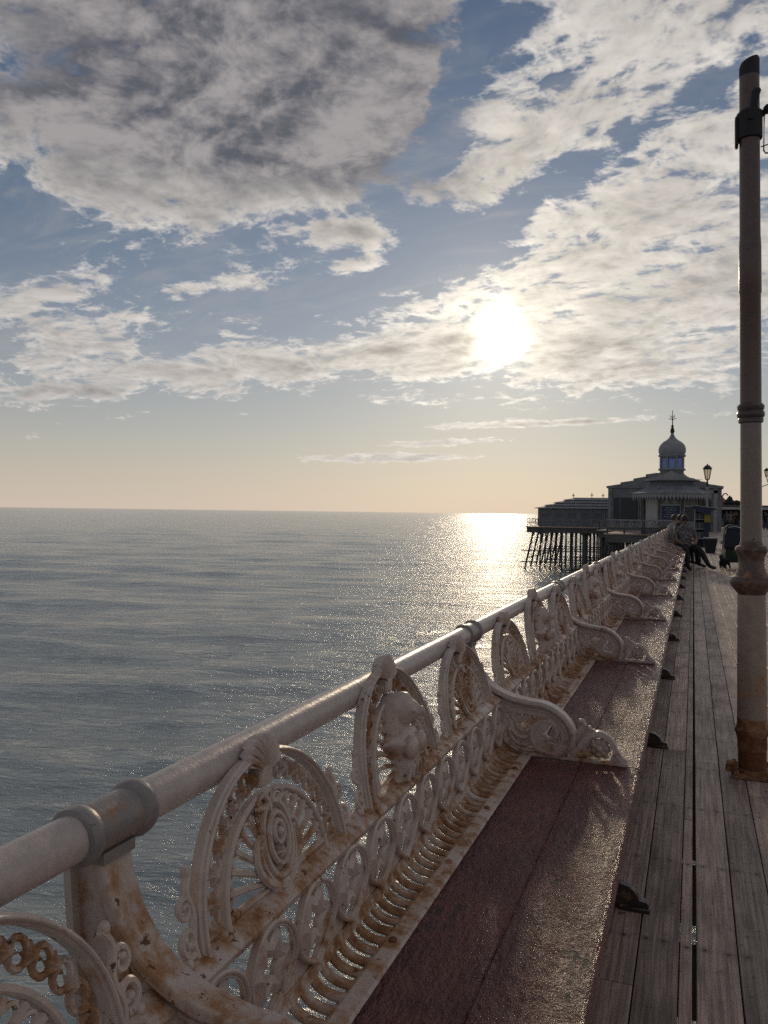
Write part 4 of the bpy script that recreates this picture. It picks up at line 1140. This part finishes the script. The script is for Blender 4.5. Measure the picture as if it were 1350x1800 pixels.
# ------------------------------------------------------------------ blue stall, planter box, pram
t = thing('souvenir_stall', 'narrow blue stall with sloping blue awning and yellow sign', 'stall', (.06, 36, 0))
NAVY = simple('navy_paint', (0.016, 0.022, 0.055), .55, .2, 5)
part(t, 'body', NAVY, lambda mb: mb.box(.34, .54, 0, .9, 0, 1.5)); part(t, 'back', NAVY, lambda mb: mb.box(0, .34, .7, .9, 0, 1.5))
part(t, 'awning', simple('blue_awning', (0.018, 0.027, 0.075), .6, .2, 5), lambda mb: mb.rings([[(-.09, y, 1.735), (.90, y, 1.625), (.62, y, 1.50), (.56, y, 1.36), (.30, y, 1.40), (-.09, y, 1.62)] for y in (-.35, 1.0)]))
part(t, 'awning_edge', WHITE, lambda mb: mb.rings([[(-.10, y, 1.750), (.92, y, 1.637), (.92, y, 1.61), (-.10, y, 1.734)] for y in (-.38, -.352)]))
part(t, 'post', PALE, lambda mb: mb.box(-.03, .01, -.3, -.26, 0, 1.62))
for z in (.35, .75, 1.15): part(t, 'shelf', PALE, lambda mb: mb.box(.012, .338, -.05, .699, z, z + .03))
part(t, 'sign', simple('yellow_sign', (0.30, 0.27, 0.03), .6, .15, 9), lambda mb: mb.box(.36, .60, -.06, -.002, 1.05, 1.40), label='plain yellow sign')
gc = [(0.14, .15, .15), (.06, .10, .09), (.16, .13, .07), (.06, .07, .12)]
for z in (.381, .781, 1.181):
    for k in range(3):
        o = link('boxed_goods', None); bpy.data.objects.remove(o)
        mb = MB(); mb.box(-.045, .045, -.06, .06, 0, .22 + .03 * k, bev=.008)
        o = link('boxed_goods', mb.mesh('boxed_goods', simple('packaging', gc[(k + int(z * 10)) % 4], .5, .3, 20)), None, (.135 + .11 * k, 36.1, z))
        o['label'] = 'packed souvenir box on the ' + {0: 'bottom', 1: 'middle', 2: 'top'}[int((z - .3) / .4)] + ' shelf of the blue stall, ' + ('left', 'centre', 'right')[k]; o['category'] = 'box'; o['group'] = 'boxes on the stall shelves'
t = thing('planter_box', 'black tapered tub standing on the deck in front of the blue stall', 'tub', (.57, 30.8, 0))
part(t, 'tub', BLACKM, lambda mb: mb.rings([[(sx * a, sy * a * .8, z) for sx, sy in ((-1, -1), (1, -1), (1, 1), (-1, 1))] for a, z in ((.155, .0), (.235, .50), (.21, .50), (.15, .06))]))
part(t, 'rim', PALE, lambda mb: mb.rings([[(sx * a, sy * a * .8, z) for sx, sy in ((-1, -1), (1, -1), (1, 1), (-1, 1))] for a, z in ((.236, .501), (.25, .505), (.25, .545), (.2, .55))]))

def build_pram():
    t = thing('pram', 'dark navy pram with raised hood parked beside the lamp column', 'pram', (.93, 22.3, 0), R(6))
    CL = simple('navy_canvas', (0.022, 0.027, 0.042), .8, .25, 14); GR = simple('dark_green_bag', (0.02, 0.04, 0.028), .8, .3, 14); AL = simple('brushed_metal', (0.55, 0.52, 0.5), .35, .1, 30, metal=.8)
    def hood(mb):
        rings = []
        for y, s_, zt in ((-.26, .93, 1.02), (-.24, .97, 1.05), (-.10, 1.0, 1.10), (.08, 1.0, 1.10), (.25, .96, 1.02), (.33, .9, .9)):
            w = .205 * s_; rings.append([(-w, y, .52), (-w * 1.02, y, .70), (-w, y, zt - .15), (-w * .88, y, zt - .06), (-w * .55, y, zt - .015), (0, y, zt), (w * .55, y, zt - .015), (w * .88, y, zt - .06), (w, y, zt - .15), (w * 1.02, y, .70), (w, y, .52)])
        mb.rings(rings)
    part(t, 'hood', CL, hood, True)
    part(t, 'hood_piping', AL, lambda mb: mb.tube([(-.205, -.265, .86), (-.19, -.265, .96), (-.11, -.265, 1.03), (0, -.265, 1.055), (.11, -.265, 1.03), (.19, -.265, .96), (.205, -.265, .86)], .008, 6, up=(0, 1, 0)), True)
    part(t, 'seat_shell', CL, lambda mb: mb.box(-.17, .17, -.1, .40, .40, .54, bev=.04))
    part(t, 'shopping_bag', GR, lambda mb: mb.rings([[(sx * a, sy * b, z) for sx, sy in ((-1, -1), (-.6, -1.1), (.6, -1.1), (1, -1), (1, 1), (-1, 1))] for a, b, z in ((.15, .15, .14), (.18, .19, .2), (.19, .2, .38), (.16, .17, .5))]), True)
    for sx in (-1, 1):
        part(t, 'handle_arm', AL, lambda mb: mb.tube([(sx * .23, -.34, .98), (sx * .235, -.22, .80), (sx * .24, .05, .40), (sx * .23, .34, .12)], .012, 8), True)
        part(t, 'rear_leg', AL, lambda mb: mb.tube([(sx * .24, .05, .42), (sx * .235, -.20, .12)], .012, 8), True)
        for y, r in ((-.20, .105), (.36, .085)):
            w = part(t, 'wheel', BLACKM, lambda mb: mb.tube([(sx * .235, y + r * .82 * cos(a), r + r * .82 * sin(a)) for a in np.linspace(0, 2 * pi, 17)[:-1]], r * .18, 8, up=(1, 0, 0), closed=True), True)
            part(w, 'hub', AL, lambda mb: [mb.tube([(sx * .235, y - r * .75 * cos(a), r - r * .75 * sin(a)), (sx * .235, y + r * .75 * cos(a), r + r * .75 * sin(a))], .006, 5) for a in (0, pi / 3, 2 * pi / 3)], True)
    part(t, 'push_bar', BLACKM, lambda mb: mb.tube([(-.23, -.34, .98), (-.2, -.37, 1.0), (.2, -.37, 1.0), (.23, -.34, .98)], .016, 8), True)
    part(t, 'cup', WHITE, lambda mb: mb.lathe([(.03, .60), (.038, .68), (.036, .685)], 12, (-.265, -.1)), True)
build_pram()

# ------------------------------------------------------------------ people
SKIN = simple('skin', (0.30, 0.19, 0.14), .55, .1, 20, bstr=0)
SKIN2 = simple('tanned_skin', (0.20, 0.12, 0.09), .55, .1, 20, bstr=0)
SHOE = simple('dark_shoe', (0.03, 0.024, 0.022), .6, .2, 20)
WSHOE = simple('pale_shoe', (0.45, 0.42, 0.40), .6, .2, 20)
HAIR = simple('dark_hair', (0.014, 0.011, 0.010), .5, .3, 60, bstr=.5)
GHAIR = simple('brown_hair', (0.05, 0.035, 0.025), .5, .3, 60, bstr=.5)
CLOTH = {}
def cloth(name, c, var=.2, sc=14):
    if name not in CLOTH: CLOTH[name] = simple(name, c, .85, var, sc, bstr=.25)
    return CLOTH[name]
def lace():
    m, nt, b = mat('patterned_white_top'); g = gpos(); P_ = E(g.outputs['Position'])
    vo = nt.nodes.new('ShaderNodeTexVoronoi'); vo.inputs['Scale'].default_value = 22; nt.links.new(P_.s, vo.inputs['Vector'])
    setc(b, mixc(smooth(E(vo.outputs['Distance']) + (noise(P_, 30, 3) - .5) * .5, .25, .5), (0.27, 0.25, 0.245), (0.09, 0.08, 0.085))); setr(b, .85); return m
LACE = lace()
def person(label, J, rad, mats, loc, rz, hair=None, cap=None, group=None, fingers=False, kids=()):
    """J: joint -> (x, y, z); one skinned body; mats: region -> material"""
    E_ = [('pelvis', 'spine', 'top'), ('spine', 'chest', 'top'), ('chest', 'neck', 'skin'), ('neck', 'head', 'skin'), ('head', 'crown', 'skin')]
    for s in 'lr':
        E_ += [('chest', 'sh' + s, 'top'), ('sh' + s, 'el' + s, 'sleeve'), ('el' + s, 'wr' + s, 'arm'), ('wr' + s, 'ha' + s, 'skin'),
               ('pelvis', 'hip' + s, 'legs'), ('hip' + s, 'kn' + s, 'legs'), ('kn' + s, 'an' + s, 'legs'), ('an' + s, 'to' + s, 'shoe')]
    J = {k: np.array(v, float) for k, v in J.items()}
    if fingers:
        for s in 'lr':
            d = J['ha' + s] - J['wr' + s]; d /= np.linalg.norm(d); sd = np.cross(d, (0, 0, 1)); sd /= (np.linalg.norm(sd) + 1e-9)
            for i, (o, ln) in enumerate(((-.030, .062), (-.010, .074), (.010, .070), (.028, .052))):
                J['f%d%s' % (i, s)] = J['ha' + s] + sd * o + d * ln + np.array([0, 0, -.018]); rad['f%d%s' % (i, s)] = .0085
                E_.append(('ha' + s, 'f%d%s' % (i, s), 'skin'))
            J['f4' + s] = J['wr' + s] + d * .05 - sd * .055; rad['f4' + s] = .0095; E_.append(('wr' + s, 'f4' + s, 'skin'))
    names = list(J); idx = {n: i for i, n in enumerate(names)}
    me = bpy.data.meshes.new('body'); me.from_pydata([tuple(J[n]) for n in names], [(idx[a], idx[b]) for a, b, _ in E_], []); me.update()
    o = bpy.data.objects.new('tmp', me); COL.objects.link(o)
    md = o.modifiers.new('skin', 'SKIN'); md.use_smooth_shade = True
    for n in names:
        v = me.skin_vertices[0].data[idx[n]]; r = rad.get(n, rad.get(n[:-1], .05)); v.radius = r if hasattr(r, '__len__') else (r, r); v.use_root = n == 'pelvis'
    o.modifiers.new('sub', 'SUBSURF').levels = 1
    dg = bpy.context.evaluated_depsgraph_get(); bm_ = bpy.data.meshes.new_from_object(o.evaluated_get(dg)); bpy.data.objects.remove(o)
    regs = ['skin', 'top', 'sleeve', 'arm', 'legs', 'shoe']; bm_.materials.clear()
    for r in regs: bm_.materials.append(mats[r])
    segs = [(J[a], J[b], regs.index(c), (rad.get(a, rad.get(a[:-1], .05)), rad.get(b, rad.get(b[:-1], .05)))) for a, b, c in E_]
    f0 = lambda r: r[0] if hasattr(r, '__len__') else r
    for p in bm_.polygons:
        c = np.array(p.center); best = (9, 0)
        for a, b, k, (ra, rb) in segs:
            d = b - a; t = np.clip(np.dot(c - a, d) / (np.dot(d, d) + 1e-9), 0, 1); q = np.linalg.norm(c - a - d * t) - (f0(ra) * (1 - t) + f0(rb) * t)
            if q < best[0]: best = (q, k)
        p.material_index = best[1]; p.use_smooth = True
    t = thing('person', label, 'person', loc, rz, group)
    bm_.name = 'body'; link('body', bm_, t)
    H = (J['head'] + J['crown']) / 2; up = J['crown'] - J['neck']; up /= np.linalg.norm(up)
    fw = np.array(J.get('face', (0, 1, 0)), float) if False else np.array(kids[0] if kids else (0, 1, 0), float); fw /= np.linalg.norm(fw); sd = np.cross(fw, up)
    if hair:
        def f(mb):
            ax = np.array([sd, fw, up])
            mb.ball(H + up * .028 - fw * .020, (.088, .104, .100), 14, ax=ax)
            if cap == 'long': mb.ball(H - up * .06 - fw * .055, (.085, .055, .13), 12, ax=ax)
            if cap == 'bun': mb.ball(H + up * .07 - fw * .10, (.045, .045, .045), 10, ax=ax)
        part(t, 'hair', hair, f, True)
        def g(mb):
            mb.ball(H + fw * .092 - up * .02, (.013, .018, .024), 8, ax=np.array([sd, fw, up]))
        part(t, 'nose', mats['skin'], g, True)
        part(t, 'eyes', HAIR, lambda mb: [mb.ball(H + fw * .080 + sd * s_ * .032 + up * .004, .010, 6) for s_ in (-1, 1)], True)
        part(t, 'mouth', simple('lips', (0.16, 0.06, 0.055), .5, .1, 20, bstr=0), lambda mb: mb.ball(H + fw * .078 - up * .062, (.024, .008, .007), 8, ax=np.array([sd, fw, up])), True)
        for s_ in (-1, 1): part(t, 'ear', mats['skin'], lambda mb: mb.ball(H + sd * s_ * .082 - up * .005, (.012, .022, .030), 8, ax=np.array([sd, fw, up])), True)
    return t
RAD = dict(pelvis=(.150, .120), spine=(.140, .105), chest=(.150, .110), neck=.055, head=(.078, .088), crown=(.062, .070), shl=.066, shr=.066, ell=.046, elr=.046, wrl=.034, wrr=.034, hal=.034, har=.034,
           hipl=.098, hipr=.098, knl=.066, knr=.066, anl=.042, anr=.042, tol=.038, tor=.038)
def standing(h=1.7, lean=0.0, armout=.04, stride=.08, bag=False):
    k = h / 1.7
    J = dict(pelvis=(0, 0, .94), spine=(0, .01, 1.12), chest=(0, lean * .5, 1.34), neck=(0, lean * .8 + .01, 1.48), head=(0, lean + .03, 1.56), crown=(0, lean + .03, 1.66),
             shl=(-.19, lean * .5, 1.40), shr=(.19, lean * .5, 1.40), ell=(-.24 - armout, -.03, 1.13), elr=(.24 + armout, .0, 1.13), wrl=(-.24 - armout, .08, .90), wrr=(.23 + armout, .10, .92), hal=(-.235 - armout, .12, .82), har=(.225 + armout, .14, .84),
             hipl=(-.10, 0, .88), hipr=(.10, 0, .88), knl=(-.11, stride * .6 + .02, .49), knr=(.11, -stride * .3 + .02, .49), anl=(-.12, stride, .085), anr=(.12, -stride, .085), tol=(-.14, stride + .15, .035), tor=(.14, -stride + .15, .035))
    return {a: tuple(np.array(v) * k) for a, v in J.items()}
D = dict
def wear(top, legs, shoe=SHOE, skin=SKIN, arm=None): return dict(skin=skin, top=top, sleeve=top, arm=arm or top, legs=legs, shoe=shoe)
BLK = cloth('black_jersey', (0.016, 0.015, 0.017)); DKT = cloth('dark_trousers', (0.022, 0.020, 0.022)); JEAN = cloth('blue_jeans', (0.045, 0.055, 0.09)); GRY = cloth('grey_jersey', (0.20, 0.19, 0.19)); WHT = cloth('white_shirt', (0.30, 0.275, 0.265)); REDC = cloth('dull_red_jersey', (0.16, 0.04, 0.04)); TAN = cloth('tan_jacket', (0.24, 0.17, 0.12)); NVY = cloth('navy_jacket', (0.03, 0.035, 0.07))

# woman on the bench: turned towards the walkway, one leg stretched out; local y points to the walkway side of the camera
# (world: facing +x and towards the camera)
W_J = D(pelvis=(0, 0, .56), spine=(.0, .02, .72), chest=(.01, .03, .92), neck=(.015, .045, 1.06), head=(.015, .065, 1.15), crown=(.015, .06, 1.26),
        shl=(-.205, .02, .975), shr=(.205, .02, .975), ell=(-.265, .06, .74), elr=(.265, .06, .74), wrl=(-.16, .24, .62), wrr=(.15, .25, .62), hal=(-.10, .30, .63), har=(.09, .31, .63),
        hipl=(-.12, .04, .54), hipr=(.12, .04, .54), knl=(-.24, .36, .50), knr=(.14, .44, .53), anl=(-.40, .52, .11), anr=(.10, .50, .10), tol=(-.54, .60, .07), tor=(.10, .68, .04))
wr = dict(RAD); wr.update(pelvis=(.175, .150), spine=(.165, .130), chest=(.165, .125), hipl=.115, hipr=.115, knl=.082, knr=.082, anl=.050, anr=.050, tol=.043, tor=.043, shl=.078, shr=.078, ell=.056, elr=.056)
person('woman seated on the bench in a patterned white top, leg stretched onto the deck', W_J, wr, D(skin=SKIN2, top=LACE, sleeve=LACE, arm=SKIN2, legs=DKT, shoe=SHOE), (-.20, 20.95, 0), R(-158), HAIR, 'long', fingers=True, kids=[(.15, 1, -.12)])
M_J = D(pelvis=(0, 0, .56), spine=(.0, -.02, .74), chest=(0, .0, .96), neck=(0, .04, 1.10), head=(0, .08, 1.18), crown=(0, .09, 1.28), shl=(-.20, 0, 1.01), shr=(.20, 0, 1.01), ell=(-.27, .08, .80), elr=(.27, .10, .80), wrl=(-.14, .30, .68), wrr=(.14, .30, .68), hal=(-.08, .36, .68), har=(.08, .36, .68),
        hipl=(-.11, .04, .54), hipr=(.11, .04, .54), knl=(-.14, .45, .53), knr=(.14, .45, .53), anl=(-.14, .50, .09), anr=(.14, .50, .09), tol=(-.15, .66, .04), tor=(.15, .66, .04))
person('person in a pale shirt seated behind, leaning back on the bench rail', M_J, dict(RAD), wear(WHT, DKT, skin=SKIN, arm=SKIN), (-.52, 22.75, 0), R(-70), GHAIR, None, fingers=True, kids=[(.1, 1, -.05)])
person('person in black seated between the pale shirt and the patterned top', M_J, dict(RAD), wear(BLK, DKT, skin=SKIN2), (-.36, 21.75, 0), R(-80), HAIR, None, fingers=True, kids=[(.3, 1, -.1)])

crowd = [(2.05, 95, 1.66, BLK, DKT, 10, 'person in a black jacket standing farthest left in the crowd'), (2.55, 95.6, 1.60, GRY, BLK, 200, 'person in grey standing second from left in the crowd'),
         (2.95, 84, 1.62, NVY, DKT, 40, 'person in navy walking just right of the theatre corner'), (3.05, 78, 1.74, TAN, DKT, 180, 'tall person in tan in the middle of the crowd behind the pram'),
         (3.45, 82, 1.66, REDC, JEAN, -20, 'person in dull red behind the pram'), (2.62, 74, 1.72, GRY, DKT, 150, 'person in grey nearest behind the pram hood'), (3.35, 73, 1.68, BLK, DKT, 170, 'person in black beside the lamp column, right of the crowd'),
         (3.75, 86, 1.75, WHT, JEAN, 20, 'person in a white shirt half hidden by the lamp column'), (7.05, 93, 1.70, NVY, DKT, 190, 'person in navy at the right edge beyond the column'), (7.45, 95, 1.64, WHT, BLK, 0, 'person in white at the right edge beyond the column'), (6.2, 82, 1.72, BLK, JEAN, 180, 'person in black and jeans cut by the right edge')]
for i, (x, y, h, top, legs, rz, lab) in enumerate(crowd):
    sk = [SKIN, SKIN2][i % 2]
    person(lab, standing(h, .02 * (i % 3), .02 + .02 * (i % 2), .05 + .05 * (i % 3)), {k: (tuple(np.array(v) * h / 1.7) if hasattr(v, '__len__') else v * h / 1.7) for k, v in RAD.items()}, wear(top, legs, skin=sk), (x, y, .004), R(rz), [HAIR, GHAIR][i % 2], 'long' if i % 3 == 1 else None, 'people standing in front of the canopy')

# ------------------------------------------------------------------ small black dog behind the pram
def build_dog():
    J = D(rump=(0, -.13, .20), back=(0, 0, .205), chest=(0, .12, .20), neck=(0, .17, .26), head=(0, .21, .305), nose=(0, .275, .285), tail=(0, -.18, .25), tailtip=(0, -.20, .31),
          sl=(-.045, .11, .15), sr=(.045, .11, .15), wl=(-.045, .10, .075), wrr=(.045, .11, .075), fl=(-.045, .115, .015), fr=(.045, .125, .015),
          kl=(-.05, -.09, .14), kr=(.05, -.09, .14), hl=(-.05, -.155, .075), hr=(.05, -.15, .075), bl=(-.05, -.135, .015), brr=(.05, -.13, .015), el=(-.04, .19, .345), er=(.04, .19, .345))
    Ed = [('rump', 'back'), ('back', 'chest'), ('chest', 'neck'), ('neck', 'head'), ('head', 'nose'), ('rump', 'tail'), ('tail', 'tailtip'), ('chest', 'sl'), ('sl', 'wl'), ('wl', 'fl'), ('chest', 'sr'), ('sr', 'wrr'), ('wrr', 'fr'),
          ('rump', 'kl'), ('kl', 'hl'), ('hl', 'bl'), ('rump', 'kr'), ('kr', 'hr'), ('hr', 'brr'), ('head', 'el'), ('head', 'er')]
    rd = D(rump=.065, back=.062, chest=.075, neck=.045, head=.045, nose=.02, tail=.018, tailtip=.012, sl=.03, sr=.03, wl=.018, wrr=.018, fl=.018, fr=.018, kl=.035, kr=.035, hl=.018, hr=.018, bl=.017, brr=.017, el=.012, er=.012)
    n = list(J); ix = {a: i for i, a in enumerate(n)}
    me = bpy.data.meshes.new('dog'); me.from_pydata([J[a] for a in n], [(ix[a], ix[b]) for a, b in Ed], []); me.update()
    o = bpy.data.objects.new('tmp', me); COL.objects.link(o); o.modifiers.new('skin', 'SKIN')
    for a in n: v = me.skin_vertices[0].data[ix[a]]; v.radius = (rd[a], rd[a]); v.use_root = a == 'back'
    o.modifiers.new('sub', 'SUBSURF').levels = 1
    dg = bpy.context.evaluated_depsgraph_get(); m2 = bpy.data.meshes.new_from_object(o.evaluated_get(dg)); bpy.data.objects.remove(o)
    m2.materials.clear(); m2.materials.append(simple('black_fur', (0.012, 0.011, 0.011), .75, .4, 60, bstr=.6)); smooth_mesh(m2, 180)
    t = thing('dog', 'small black dog standing on the deck beside the pram', 'dog', (.74, 21.55, .0), R(25)); link('body', m2, t)
build_dog()
